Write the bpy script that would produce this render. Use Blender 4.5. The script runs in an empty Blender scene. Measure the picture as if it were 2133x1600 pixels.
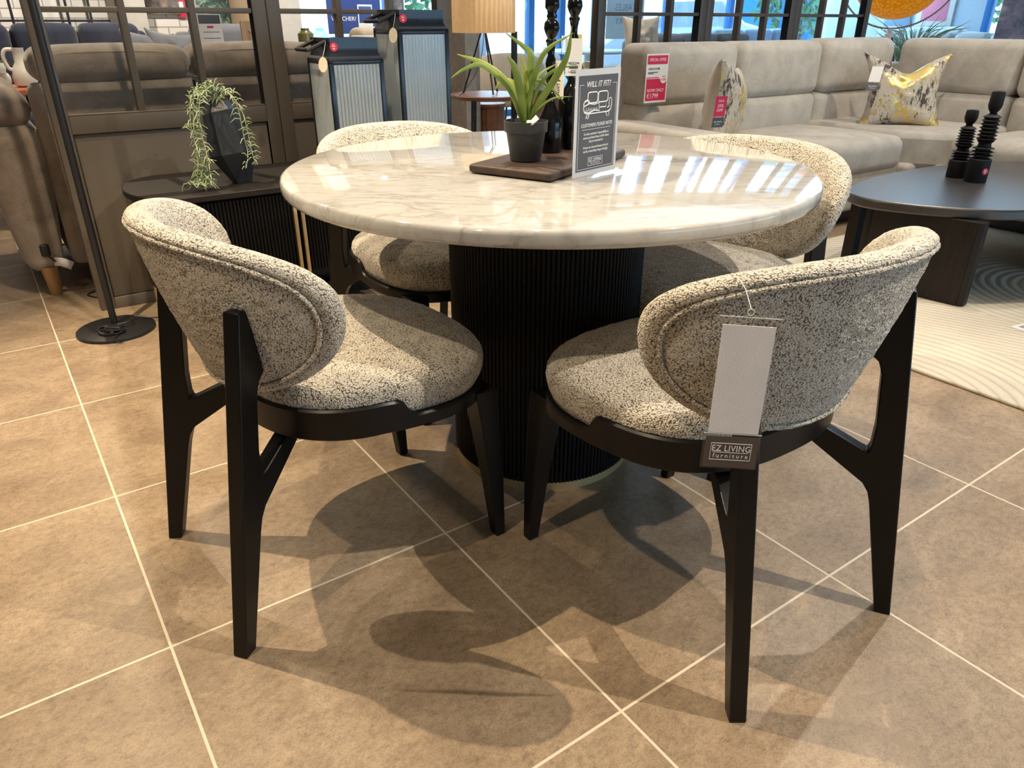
import bpy, bmesh, math, random
from mathutils import Vector, Matrix, noise
PI = math.pi; R = math.radians
rnd = random.Random(7)
sc = bpy.context.scene
COL = sc.collection
sin, cos = math.sin, math.cos
TH = R(35.04)                                   # the shop's own axes: a = away to the right, b = away to the left
AX = Vector((cos(TH), sin(TH), 0)); BX = Vector((-sin(TH), cos(TH), 0))
def AB(a, b, z=0.0):
    v = AX*a + BX*b; return Vector((v.x, v.y, z))

# ------------------------------------------------------------------ camera
cam_d = bpy.data.cameras.new('camera'); cam = bpy.data.objects.new('camera', cam_d); COL.objects.link(cam)
cam_d.sensor_width = 36; cam_d.lens = 1525.94/2133*36; cam_d.clip_start = .02; cam_d.clip_end = 200
pitch = R(26.365); roll = R(.0756)
fw = Vector((0, cos(pitch), -sin(pitch))); up = Vector((0, sin(pitch), cos(pitch))); rt = Vector((1, 0, 0))
r2 = rt*cos(roll)+up*sin(roll); u2 = up*cos(roll)-rt*sin(roll)
cam.matrix_world = Matrix(((r2.x, u2.x, -fw.x, 0), (r2.y, u2.y, -fw.y, 0), (r2.z, u2.z, -fw.z, 1.0626), (0, 0, 0, 1)))
sc.camera = cam
# ------------------------------------------------------------------ world, exposure
w = bpy.data.worlds.new('sky'); sc.world = w; w.use_nodes = True
bg = w.node_tree.nodes['Background']; bg.inputs[0].default_value = (.44, .74, 1.0, 1); bg.inputs[1].default_value = 4.8
vs = sc.view_settings; vs.view_transform = 'Standard'; vs.look = 'None'; vs.gamma = 1.0; vs.use_curve_mapping = False; vs.exposure = 0.0
sc.cycles.use_denoising = True
sc.cycles.max_bounces = 8; sc.cycles.transparent_max_bounces = 16; sc.cycles.sample_clamp_indirect = 6.0
# ------------------------------------------------------------------ ceiling lamps and added fill lights
WARM = (1.0, .80, .55); NEUT = (1.0, .88, .73)
def spot(loc, target, power, color=WARM, size=80, blend=.35, rad=.025):
    l = bpy.data.lights.new('ceiling_spot', 'SPOT'); l.energy = power; l.color = color
    l.spot_size = R(size); l.spot_blend = blend; l.shadow_soft_size = rad
    o = bpy.data.objects.new('ceiling_spot', l); COL.objects.link(o); o.location = loc
    o.rotation_euler = (Vector(target)-Vector(loc)).to_track_quat('-Z', 'Y').to_euler()
    return o
spot((-1.55, 1.80, 2.95), (-.45, 1.45, 0), 350, rad=.012)
spot((1.75, .80, 2.95), (.55, 1.2, 0), 275, NEUT, rad=.012)
spot((.05, 2.75, 2.95), (.05, 1.3, 0), 135, rad=.014)
spot((-1.0, .15, 2.95), (-.6, .9, 0), 130)
spot((1.9, 2.9, 2.95), (1.4, 2.2, .3), 150, NEUT)
spot(AB(.55, 1.7, 2.95), AB(.8, 3.1, .5), 150)
spot(AB(.4, 4.9, 2.95), AB(.6, 3.9, .6), 200)
spot(AB(3.3, 1.7, 2.95), AB(3.8, 2.8, .5), 150, NEUT)
spot(AB(5.0, 1.0, 2.95), AB(5.0, 2.0, .5), 130, NEUT)
spot(AB(1.0, 6.2, 2.95), AB(1.0, 7.9, 1.0), 380, NEUT, 110)
spot(AB(4.2, 6.0, 2.95), AB(4.2, 6.0, 0), 260, (.9, .95, 1), 110)  # added cool spot, stands in for window daylight in the centre distance
spot(AB(2.9, 4.2, 2.95), AB(2.8, 4.2, 0), 110, NEUT, 90)
spot(AB(2.6, 6.2, 2.95), AB(2.6, 7.0, 1.0), 150, NEUT, 100)
def area(loc, sx, sy, power, color, target):
    l = bpy.data.lights.new('fill_area_light', 'AREA'); l.shape = 'RECTANGLE'; l.size = sx; l.size_y = sy; l.energy = power; l.color = color
    o = bpy.data.objects.new('fill_area_light', l); COL.objects.link(o); o.location = loc
    o.rotation_euler = (Vector(target)-Vector(loc)).to_track_quat('-Z', 'Y').to_euler()
    return o
area((0, .9, 3.12), 5, 5, 10, (1, .84, .64), (0, .9, 0))  # added warm soft fill over the dining set, not a ceiling fitting
area(AB(4.5, 3.2, 3.12), 5, 4, 45, (.92, .93, 1), AB(4.5, 3.2, 0))  # added cool soft fill over the corner sofa, not a ceiling fitting
area(AB(8.0, 10.5, 3.6), 9, 2.6, 900, (.55, .8, 1), AB(6.5, 5.0, .4))     # added area light in place of open sky, shining in through the shop front

# ------------------------------------------------------------------ materials
def nodes(name):
    m = bpy.data.materials.new(name); m.use_nodes = True
    nt = m.node_tree; p = nt.nodes['Principled BSDF']; return m, nt, p
def N(nt, t, **kw):
    n = nt.nodes.new(t)
    for k, v in kw.items():
        if k in n.inputs.keys() if isinstance(k, str) else False: n.inputs[k].default_value = v
        else: setattr(n, k, v)
    return n
def c4(c): return (c[0], c[1], c[2], 1)
def ramp(nt, fac, stops):
    r = nt.nodes.new('ShaderNodeValToRGB'); e = r.color_ramp.elements
    while len(e) < len(stops): e.new(.5)
    for i, (pos, c) in enumerate(stops): e[i].position = pos; e[i].color = c4(c)
    nt.links.new(fac, r.inputs[0]); return r.outputs[0]
def objco(nt, scale=(1, 1, 1), rot=(0, 0, 0), loc=(0, 0, 0)):
    tc = nt.nodes.new('ShaderNodeTexCoord'); mp = nt.nodes.new('ShaderNodeMapping')
    mp.inputs['Scale'].default_value = scale; mp.inputs['Rotation'].default_value = rot; mp.inputs['Location'].default_value = loc
    nt.links.new(tc.outputs['Object'], mp.inputs[0]); return mp.outputs[0]
def nz(nt, co, scale, detail=4, rough=.5, dist=0):
    n = nt.nodes.new('ShaderNodeTexNoise'); n.inputs['Scale'].default_value = scale; n.inputs['Detail'].default_value = detail
    n.inputs['Roughness'].default_value = rough; n.inputs['Distortion'].default_value = dist
    nt.links.new(co, n.inputs['Vector']); return n.outputs[0]
def bump(nt, p, h, strength, dist):
    b = nt.nodes.new('ShaderNodeBump'); b.inputs['Strength'].default_value = strength; b.inputs['Distance'].default_value = dist
    nt.links.new(h, b.inputs['Height']); nt.links.new(b.outputs[0], p.inputs['Normal']); return b
def mathn(nt, op, a, b=None, c=None):
    n = nt.nodes.new('ShaderNodeMath'); n.operation = op
    for i, v in enumerate((a, b, c)):
        if v is None: continue
        if isinstance(v, (int, float)): n.inputs[i].default_value = v
        else: nt.links.new(v, n.inputs[i])
    return n.outputs[0]
def mix(nt, fac, a, b, blend='MIX'):
    n = nt.nodes.new('ShaderNodeMix'); n.data_type = 'RGBA'; n.blend_type = blend
    for i, v in ((0, fac), (6, a), (7, b)):
        if isinstance(v, (int, float)): n.inputs[i].default_value = v
        elif isinstance(v, tuple): n.inputs[i].default_value = c4(v)
        else: nt.links.new(v, n.inputs[i])
    return n.outputs[2]
def plain(name, c, rough=.5, metal=0, spec=.5, var=.12, vscale=25, bmp=0, bscale=200, coat=0):
    m, nt, p = nodes(name)
    co = objco(nt)
    k = 1-var; k2 = 1+var
    nt.links.new(ramp(nt, nz(nt, co, vscale, 5), [(.3, tuple(x*k for x in c)), (.7, tuple(min(1, x*k2) for x in c))]), p.inputs['Base Color'])
    p.inputs['Roughness'].default_value = rough; p.inputs['Metallic'].default_value = metal
    p.inputs['Specular IOR Level'].default_value = spec; p.inputs['Coat Weight'].default_value = coat
    if bmp: bump(nt, p, nz(nt, co, bscale, 3), bmp, .002)
    return m
def emit(name, c, s):
    m = bpy.data.materials.new(name); m.use_nodes = True; nt = m.node_tree; nt.nodes.clear()
    e = nt.nodes.new('ShaderNodeEmission'); e.inputs[0].default_value = c4(c); e.inputs[1].default_value = s
    o = nt.nodes.new('ShaderNodeOutputMaterial'); nt.links.new(e.outputs[0], o.inputs[0]); return m
def glass(name, tint=(1, 1, 1), refl=.08, rough=.02):
    m = bpy.data.materials.new(name); m.use_nodes = True; nt = m.node_tree; nt.nodes.clear()
    t = nt.nodes.new('ShaderNodeBsdfTransparent'); t.inputs[0].default_value = c4(tint)
    g = nt.nodes.new('ShaderNodeBsdfGlossy'); g.inputs['Roughness'].default_value = rough
    f = nt.nodes.new('ShaderNodeLayerWeight'); f.inputs[0].default_value = .5
    a = mathn(nt, 'MULTIPLY_ADD', mathn(nt, 'POWER', f.outputs['Facing'], 4.0), .45, refl*.5)
    x = nt.nodes.new('ShaderNodeMixShader'); nt.links.new(a, x.inputs[0]); nt.links.new(t.outputs[0], x.inputs[1]); nt.links.new(g.outputs[0], x.inputs[2])
    o = nt.nodes.new('ShaderNodeOutputMaterial'); nt.links.new(x.outputs[0], o.inputs[0]); return m
def floor_mat():
    m, nt, p = nodes('stone_effect_tiles')
    tc = nt.nodes.new('ShaderNodeTexCoord'); sp = nt.nodes.new('ShaderNodeSeparateXYZ'); nt.links.new(tc.outputs['Object'], sp.inputs[0])
    tx = mathn(nt, 'DIVIDE', sp.outputs[0], .6); ty = mathn(nt, 'DIVIDE', sp.outputs[1], .596)
    def edge(t):
        f = mathn(nt, 'FRACT', t); return mathn(nt, 'MINIMUM', f, mathn(nt, 'SUBTRACT', 1.0, f))
    d = mathn(nt, 'MINIMUM', edge(tx), edge(ty))
    g = mathn(nt, 'LESS_THAN', d, .0042)
    cell = nt.nodes.new('ShaderNodeCombineXYZ'); nt.links.new(mathn(nt, 'FLOOR', tx), cell.inputs[0]); nt.links.new(mathn(nt, 'FLOOR', ty), cell.inputs[1])
    wn = nt.nodes.new('ShaderNodeTexWhiteNoise'); nt.links.new(cell.outputs[0], wn.inputs['Vector'])
    off = nt.nodes.new('ShaderNodeVectorMath'); off.operation = 'MULTIPLY_ADD'; off.inputs[1].default_value = (9, 9, 9)
    nt.links.new(wn.outputs['Color'], off.inputs[0]); nt.links.new(tc.outputs['Object'], off.inputs[2])
    mp = nt.nodes.new('ShaderNodeMapping'); mp.inputs['Scale'].default_value = (1, 1.35, 1); nt.links.new(off.outputs[0], mp.inputs[0])
    n1 = nz(nt, mp.outputs[0], 4.5, 8, .62, .6); n2 = nz(nt, mp.outputs[0], 55, 9, .78, .3); n4 = nz(nt, mp.outputs[0], 260, 4, .7)
    c1 = ramp(nt, n1, [(.28, (.215, .155, .100)), (.5, (.295, .217, .142)), (.70, (.37, .282, .19))])
    c2 = ramp(nt, n2, [(.34, (.60, .58, .56)), (.5, (1, 1, 1)), (.66, (1.22, 1.2, 1.16))])
    c = mix(nt, .85, c1, c2, 'MULTIPLY')
    c = mix(nt, .55, c, ramp(nt, n4, [(.34, (.62, .60, .58)), (.5, (1, 1, 1)), (.66, (1.25, 1.23, 1.2))]), 'MULTIPLY')
    # fine dark fissures
    n3 = mathn(nt, 'ABSOLUTE', mathn(nt, 'SUBTRACT', nz(nt, mp.outputs[0], 5, 9, .72, .6), .5))
    c = mix(nt, mathn(nt, 'MULTIPLY', mathn(nt, 'LESS_THAN', n3, .006), .4), c, (.16, .11, .07))
    c = mix(nt, g, c, (.66, .57, .44))
    nt.links.new(c, p.inputs['Base Color'])
    p.inputs['Specular IOR Level'].default_value = .45
    nt.links.new(mathn(nt, 'MULTIPLY_ADD', n2, .25, .30), p.inputs['Roughness'])
    h = mathn(nt, 'SUBTRACT', mathn(nt, 'MULTIPLY', mathn(nt, 'ADD', n2, n4), .12), mathn(nt, 'MULTIPLY', mathn(nt, 'LESS_THAN', d, .005), .5))
    bump(nt, p, h, .35, .002); return m
def boucle_mat():
    m, nt, p = nodes('boucle_weave')
    co = objco(nt)
    wob = nt.nodes.new('ShaderNodeVectorMath'); wob.operation = 'MULTIPLY_ADD'; wob.inputs[1].default_value = (.003, .003, .003)
    nn = nt.nodes.new('ShaderNodeTexNoise'); nn.inputs['Scale'].default_value = 110; nt.links.new(co, nn.inputs['Vector'])
    nt.links.new(nn.outputs['Color'], wob.inputs[0]); nt.links.new(co, wob.inputs[2])
    v = nt.nodes.new('ShaderNodeTexVoronoi'); v.inputs['Scale'].default_value = 330; v.inputs['Randomness'].default_value = .8
    nt.links.new(wob.outputs[0], v.inputs['Vector'])
    v2 = nt.nodes.new('ShaderNodeTexVoronoi'); v2.inputs['Scale'].default_value = 165; v2.inputs['Randomness'].default_value = 1
    nt.links.new(wob.outputs[0], v2.inputs['Vector'])
    big = nz(nt, co, 28, 5, .65)
    dk = mathn(nt, 'ADD', v.outputs['Distance'], mathn(nt, 'MULTIPLY', mathn(nt, 'SUBTRACT', big, .5), -.42))
    c = ramp(nt, dk, [(.40, (.70, .65, .56)), (.56, (.50, .45, .37)), (.75, (.13, .105, .08))])
    nub = mathn(nt, 'LESS_THAN', v2.outputs['Distance'], mathn(nt, 'MULTIPLY_ADD', big, .7, .0))
    c = mix(nt, mathn(nt, 'MULTIPLY', nub, .75), c, (.72, .67, .585))
    nt.links.new(c, p.inputs['Base Color'])
    p.inputs['Roughness'].default_value = .95; p.inputs['Specular IOR Level'].default_value = .1
    p.inputs['Sheen Weight'].default_value = .2; p.inputs['Sheen Roughness'].default_value = .5
    h = mathn(nt, 'ADD', mathn(nt, 'MULTIPLY', v.outputs['Distance'], -1.0), mathn(nt, 'MULTIPLY', v2.outputs['Distance'], -1.0))
    bump(nt, p, h, .9, .0035); return m
def marble_mat():
    m, nt, p = nodes('white_marble')
    co = objco(nt, (1, 2.6, 1), (0, 0, .35))
    n1 = nz(nt, co, 4.5, 9, .66, 1.0); n2 = nz(nt, co, 11, 9, .7, 1.2); n3 = nz(nt, objco(nt, (1, 1.6, 1), (0, 0, .35), (2, 1, 0)), 3.2, 5, .6)
    v1 = mathn(nt, 'ABSOLUTE', mathn(nt, 'SUBTRACT', n1, .5))
    base = ramp(nt, n2, [(.30, (.355, .348, .33)), (.5, (.455, .446, .422)), (.7, (.49, .482, .455))])
    k1 = ramp(nt, v1, [(.0, (.60, .59, .57)), (.014, (.84, .83, .81)), (.05, (1, 1, 1))])
    msk = ramp(nt, n3, [(.45, (0, 0, 0)), (.58, (.9, .9, .9))])
    c = mix(nt, msk, base, mix(nt, 1.0, base, k1, 'MULTIPLY'))
    sm = ramp(nt, n3, [(.30, (.86, .855, .84)), (.45, (1, 1, 1))])
    c = mix(nt, .8, c, mix(nt, 1.0, c, sm, 'MULTIPLY'))
    nt.links.new(c, p.inputs['Base Color']); p.inputs['Roughness'].default_value = .06; p.inputs['Coat Weight'].default_value = .3; p.inputs['Coat Roughness'].default_value = .03
    return m
def wood_mat(name, dark, light, rough=.4, axis=0, sc_=1, spec=.5):
    m, nt, p = nodes(name)
    s = [14*sc_]*3; s[axis] = 1.2*sc_
    co = objco(nt, tuple(s)); n = nz(nt, co, 3, 8, .65, .8)
    nt.links.new(ramp(nt, n, [(.32, dark), (.68, light)]), p.inputs['Base Color'])
    p.inputs['Roughness'].default_value = rough; p.inputs['Specular IOR Level'].default_value = spec
    bump(nt, p, n, .12, .001); return m
def fabric_mat(name, c, var=.14, scale=9, rough=.9, weave=500, sheen=.2):
    m, nt, p = nodes(name); co = objco(nt)
    a = nz(nt, co, scale, 6, .6, .4); b = nz(nt, objco(nt, (1, 1, .35)), weave, 2)
    base = ramp(nt, a, [(.32, tuple(x*(1-var) for x in c)), (.68, tuple(x*(1+var) for x in c))])
    nt.links.new(mix(nt, .5, base, ramp(nt, b, [(.35, (.7, .7, .7)), (.65, (1.15, 1.15, 1.15))]), 'MULTIPLY'), p.inputs['Base Color'])
    p.inputs['Roughness'].default_value = rough; p.inputs['Specular IOR Level'].default_value = .15
    p.inputs['Sheen Weight'].default_value = sheen
    bump(nt, p, b, .35, .001); return m
def brick_mat():
    m, nt, p = nodes('white_painted_brick')
    tc = nt.nodes.new('ShaderNodeTexCoord'); sp = nt.nodes.new('ShaderNodeSeparateXYZ'); cb = nt.nodes.new('ShaderNodeCombineXYZ')
    nt.links.new(tc.outputs['Object'], sp.inputs[0]); nt.links.new(sp.outputs[0], cb.inputs[0]); nt.links.new(sp.outputs[2], cb.inputs[1])
    b = nt.nodes.new('ShaderNodeTexBrick'); nt.links.new(cb.outputs[0], b.inputs['Vector'])
    b.inputs['Scale'].default_value = 1; b.inputs['Brick Width'].default_value = .215; b.inputs['Row Height'].default_value = .072
    b.inputs['Mortar Size'].default_value = .006; b.inputs['Mortar Smooth'].default_value = .3
    b.inputs['Color1'].default_value = (.82, .79, .74, 1); b.inputs['Color2'].default_value = (.72, .69, .65, 1); b.inputs['Mortar'].default_value = (.36, .34, .32, 1)
    nt.links.new(b.outputs['Color'], p.inputs['Base Color']); p.inputs['Roughness'].default_value = .7
    bump(nt, p, b.outputs['Fac'], -.6, .01); return m
def rug_mat():
    m, nt, p = nodes('cream_carved_pile')
    tc = nt.nodes.new('ShaderNodeTexCoord')
    n = nz(nt, tc.outputs['Object'], 220, 3); big = nz(nt, tc.outputs['Object'], 3.5, 4)
    sp = nt.nodes.new('ShaderNodeSeparateXYZ'); nt.links.new(tc.outputs['Object'], sp.inputs[0])
    # carved pattern: half-circle ripples and slanted ribs in alternating bands
    yy = mathn(nt, 'SUBTRACT', mathn(nt, 'PINGPONG', mathn(nt, 'ADD', sp.outputs[1], .25), .65), 0.0)
    xx = mathn(nt, 'SUBTRACT', mathn(nt, 'PINGPONG', mathn(nt, 'ADD', sp.outputs[0], -.55), .8), 0.0)
    rad = mathn(nt, 'SQRT', mathn(nt, 'ADD', mathn(nt, 'POWER', yy, 2), mathn(nt, 'POWER', xx, 2)))
    rings = mathn(nt, 'SINE', mathn(nt, 'MULTIPLY', rad, 150)); ribs = mathn(nt, 'SINE', mathn(nt, 'MULTIPLY', mathn(nt, 'ADD', sp.outputs[0], mathn(nt, 'MULTIPLY', sp.outputs[1], .35)), 190))
    sel = mathn(nt, 'GREATER_THAN', rad, .62)
    nx = nt.nodes.new('ShaderNodeMix'); nt.links.new(sel, nx.inputs[0]); nt.links.new(rings, nx.inputs[2]); nt.links.new(ribs, nx.inputs[3])
    pat = nx.outputs[0]
    s01 = mathn(nt, 'MULTIPLY_ADD', pat, .5, .5)
    c = ramp(nt, s01, [(.02, (.46, .415, .34)), (.18, (.56, .51, .42)), (1, (.60, .55, .46))])
    c = mix(nt, .5, c, ramp(nt, n, [(.3, (.72, .72, .72)), (.7, (1.12, 1.12, 1.12))]), 'MULTIPLY')
    c = mix(nt, .5, c, ramp(nt, big, [(.35, (.85, .85, .85)), (.65, (1.08, 1.08, 1.08))]), 'MULTIPLY')
    nt.links.new(c, p.inputs['Base Color']); p.inputs['Roughness'].default_value = .95; p.inputs['Specular IOR Level'].default_value = .1
    bump(nt, p, mathn(nt, 'MULTIPLY_ADD', n, .5, s01), .6, .004); return m
def foil_mat():
    m, nt, p = nodes('gold_flecked_velvet'); co = objco(nt, (1, 1, .45))
    a = nz(nt, co, 62, 9, .8, .6); b = nz(nt, objco(nt, (1, 1, .4), loc=(3, 1, 2)), 34, 9, .8, .5); reg = nz(nt, objco(nt, loc=(.3, .1, 0)), 6, 2)
    fa = mathn(nt, 'GREATER_THAN', mathn(nt, 'MULTIPLY_ADD', reg, .75, a), .955); fb = mathn(nt, 'GREATER_THAN', mathn(nt, 'MULTIPLY_ADD', reg, -.45, b), .33)
    c = mix(nt, fb, (.50, .44, .36), (.07, .055, .045)); c = mix(nt, fa, c, (.78, .55, .16))
    nt.links.new(c, p.inputs['Base Color']); nt.links.new(mathn(nt, 'MULTIPLY', fa, .85), p.inputs['Metallic'])
    nt.links.new(mathn(nt, 'MULTIPLY_ADD', fa, -.5, .85), p.inputs['Roughness']); bump(nt, p, nz(nt, co, 60, 4), .4, .003); return m
def leaf_mat(name, c1, c2, axis=2):
    m, nt, p = nodes(name); co = objco(nt)
    nt.links.new(ramp(nt, nz(nt, co, 9, 4, .6), [(.3, c1), (.7, c2)]), p.inputs['Base Color'])
    p.inputs['Roughness'].default_value = .45; p.inputs['Subsurface Weight'].default_value = .0; return m

M = dict(
 floor=floor_mat(), boucle=boucle_mat(), marble=marble_mat(), brick=brick_mat(), rug=rug_mat(), foil=foil_mat(),
 black_wood=plain('black_stained_wood', (.0042, .0038, .0038), .36, spec=.28, var=.2, bmp=.05, bscale=60),
 black_flute=plain('black_fluted_wood', (.0055, .0055, .006), .5, spec=.18),
 brass=plain('brushed_brass', (.66, .50, .26), .45, .8, var=.06),
 black_metal=plain('black_powder_coat', (.012, .012, .014), .45),
 blue_black=plain('blue_black_lacquer', (.010, .014, .024), .25, spec=.5),
 gloss_black=plain('glossy_black_glaze', (.003, .003, .004), .09, spec=.35),
 pot=plain('charcoal_plastic', (.026, .027, .030), .5, bmp=.05),
 taupe=plain('taupe_painted_frame', (.130, .110, .088), .45, var=.05, vscale=5),
 dark_frame=plain('dark_brown_frame', (.050, .042, .038), .4, var=.06),
 white=plain('white_card', (.80, .78, .75), .6, var=.02), paper=plain('white_paper_insert', (.78, .73, .70), .8, var=.03, bmp=.1, bscale=300),
 ink=plain('black_ink', (.02, .02, .02), .6), grey_sheet=plain('charcoal_printed_sheet', (.075, .075, .085), .5, var=.03),
 brown_label=plain('dark_taupe_label', (.085, .060, .048), .5, var=.05),
 red=plain('crimson_print', (.60, .018, .075), .5, var=.03), redstick=plain('red_sticker_face', (.72, .012, .05), .4, var=.03),
 wall=plain('warm_white_plaster', (.62, .57, .50), .8, var=.04), ceil=plain('ceiling_white', (.75, .72, .68), .9, var=.03),
 bluewall=plain('pale_blue_plaster', (.50, .62, .74), .8, var=.03),
 sofa=fabric_mat('oatmeal_chenille', (.46, .42, .36)), mink=fabric_mat('mink_velvet', (.29, .24, .195), .3, 8, .75, 500, .45),
 navy=fabric_mat('navy_upholstery', (.025, .029, .048), .15), greycush=fabric_mat('grey_cushion_cloth', (.135, .135, .145), .12),
 cream=fabric_mat('cream_cloth', (.60, .53, .42), .08), beige=fabric_mat('beige_upholstery', (.50, .40, .28), .1),
 bluefab=fabric_mat('pale_blue_upholstery', (.32, .47, .66), .1), lightsofa=fabric_mat('pale_channel_cloth', (.55, .66, .72), .06),
 ctleg=wood_mat('espresso_oak_leg', (.010, .007, .006), (.019, .014, .012), .5, 2, spec=.25), ct=wood_mat('espresso_oak', (.013, .009, .008), (.024, .017, .014), .44, 0, spec=.8), walnut=wood_mat('walnut_veneer', (.10, .042, .022), (.19, .085, .045), .35, 0),
 board=wood_mat('dark_walnut_board', (.030, .017, .012), (.075, .044, .030), .55, 0), oak=wood_mat('oak_leg', (.32, .17, .07), (.46, .27, .12), .45, 2),
 ebony=wood_mat('charred_black_wood', (.007, .006, .006), (.014, .011, .010), .6, 2, spec=.3), pine=wood_mat('pale_pine', (.48, .30, .16), (.62, .42, .24), .5, 2),
 leaf2=leaf_mat('pale_yellow_leaf', (.20, .27, .04), (.42, .48, .12)), leaf=leaf_mat('strap_leaf_green', (.075, .15, .022), (.26, .36, .07)), sage=leaf_mat('sage_leaf', (.20, .27, .14), (.40, .47, .30)),
 deepleaf=leaf_mat('deep_green_leaf', (.03, .09, .03), (.10, .22, .07)), treeleaf=leaf_mat('tree_leaf', (.06, .22, .10), (.20, .45, .22)),
 vase=plain('slate_matt_ceramic', (.020, .026, .036), .42, var=.15, vscale=8), soil=plain('dark_soil', (.02, .014, .01), .9),
 pleat=None, gold=None, glass=glass('clear_pane', (.96, .97, .98), .05), fluteglass=None, acrylic=glass('clear_acrylic', (.97, .98, .99), .07, .01),
 whitecer=plain('white_ceramic', (.80, .77, .72), .35, var=.03), terra=plain('terracotta_top', (.46, .13, .07), .45),
 pink=plain('pink_print', (.85, .28, .40), .6, var=.05), blueposter=plain('royal_blue_poster', (.035, .07, .26), .5, var=.05),
 blueframe=plain('blue_painted_frame', (.03, .17, .46), .4, var=.08), olive=glass('olive_glass', (.42, .42, .12), .08, .05), olivejar=plain('olive_glazed_jar', (.20, .19, .05), .15, coat=.5),
 stone=plain('pale_paving', (.60, .66, .70), .8), car=plain('silver_car_paint', (.62, .70, .76), .2, .3), tyre=plain('tyre_rubber', (.02, .02, .02), .8),
 carglass=plain('pale_car_glass', (.34, .48, .58), .15), blueshed=plain('bright_blue_panel', (.0, .22, .75), .5), candle=plain('ivory_candle', (.72, .66, .52), .5),
 tan=plain('tan_plaster', (.52, .38, .25), .8, var=.04), amber=glass('amber_glass', (.95, .72, .45), .1, .03), bluglass=glass('blue_tint_glass', (.72, .86, .97), .14, .02),
 pic=None, plantpic=None, white_metal=plain('white_metal', (.75, .75, .75), .4, var=.02), yellow=plain('yellow_card', (.85, .62, .05), .6), grey_plaster=plain('grey_column', (.30, .29, .28), .7),
)
def pleat_mat():
    m, nt, p = nodes('pleated_shade_cloth')
    p.inputs['Base Color'].default_value = (.80, .58, .34, 1); p.inputs['Roughness'].default_value = .8
    p.inputs['Emission Color'].default_value = (1, .58, .24, 1); p.inputs['Emission Strength'].default_value = .36
    nt.links.new(ramp(nt, nz(nt, objco(nt), 30, 3), [(.3, (.74, .52, .30)), (.7, (.84, .62, .38))]), p.inputs['Base Color']); return m
def gold_mat():
    m, nt, p = nodes('gold_leaf_bowl'); co = objco(nt)
    v = nt.nodes.new('ShaderNodeTexVoronoi'); v.inputs['Scale'].default_value = 40; nt.links.new(co, v.inputs['Vector'])
    nt.links.new(ramp(nt, v.outputs['Distance'], [(.1, (.95, .55, .08)), (.6, (.42, .15, .01))]), p.inputs['Base Color'])
    p.inputs['Metallic'].default_value = .6; p.inputs['Roughness'].default_value = .4
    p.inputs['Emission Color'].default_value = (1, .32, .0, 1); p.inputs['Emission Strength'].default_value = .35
    bump(nt, p, v.outputs['Distance'], .6, .01); return m
def pic_mat(name, stops, scale):
    m, nt, p = nodes(name); co = objco(nt)
    nt.links.new(ramp(nt, nz(nt, co, scale, 8, .7, .5), stops), p.inputs['Base Color']); p.inputs['Roughness'].default_value = .6; return m
_p = M['ct'].node_tree.nodes['Principled BSDF']; _p.inputs['Coat Weight'].default_value = .6; _p.inputs['Coat Roughness'].default_value = .3
M['pleat'] = pleat_mat(); M['gold'] = gold_mat()
M['pic'] = pic_mat('stormy_canvas', [(.35, (.03, .03, .035)), (.52, (.20, .16, .14)), (.62, (.62, .38, .22))], 6)
M['plantpic'] = pic_mat('foliage_print', [(.38, (.02, .035, .04)), (.52, (.06, .13, .10)), (.66, (.45, .52, .48))], 14)
M['darkpic'] = pic_mat('dark_plum_print', [(.35, (.10, .12, .18)), (.55, (.30, .26, .34)), (.7, (.66, .56, .60))], 8)
def fluteglass_mat():
    m, nt, p = nodes('reeded_glass')
    nt.links.new(ramp(nt, nz(nt, objco(nt), 12, 3), [(.3, (.78, .88, .94)), (.7, (.88, .95, .99))]), p.inputs['Base Color'])
    p.inputs['Roughness'].default_value = .10; p.inputs['Transmission Weight'].default_value = .72; p.inputs['IOR'].default_value = 1.5; return m
M['fluteglass'] = fluteglass_mat()

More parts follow.
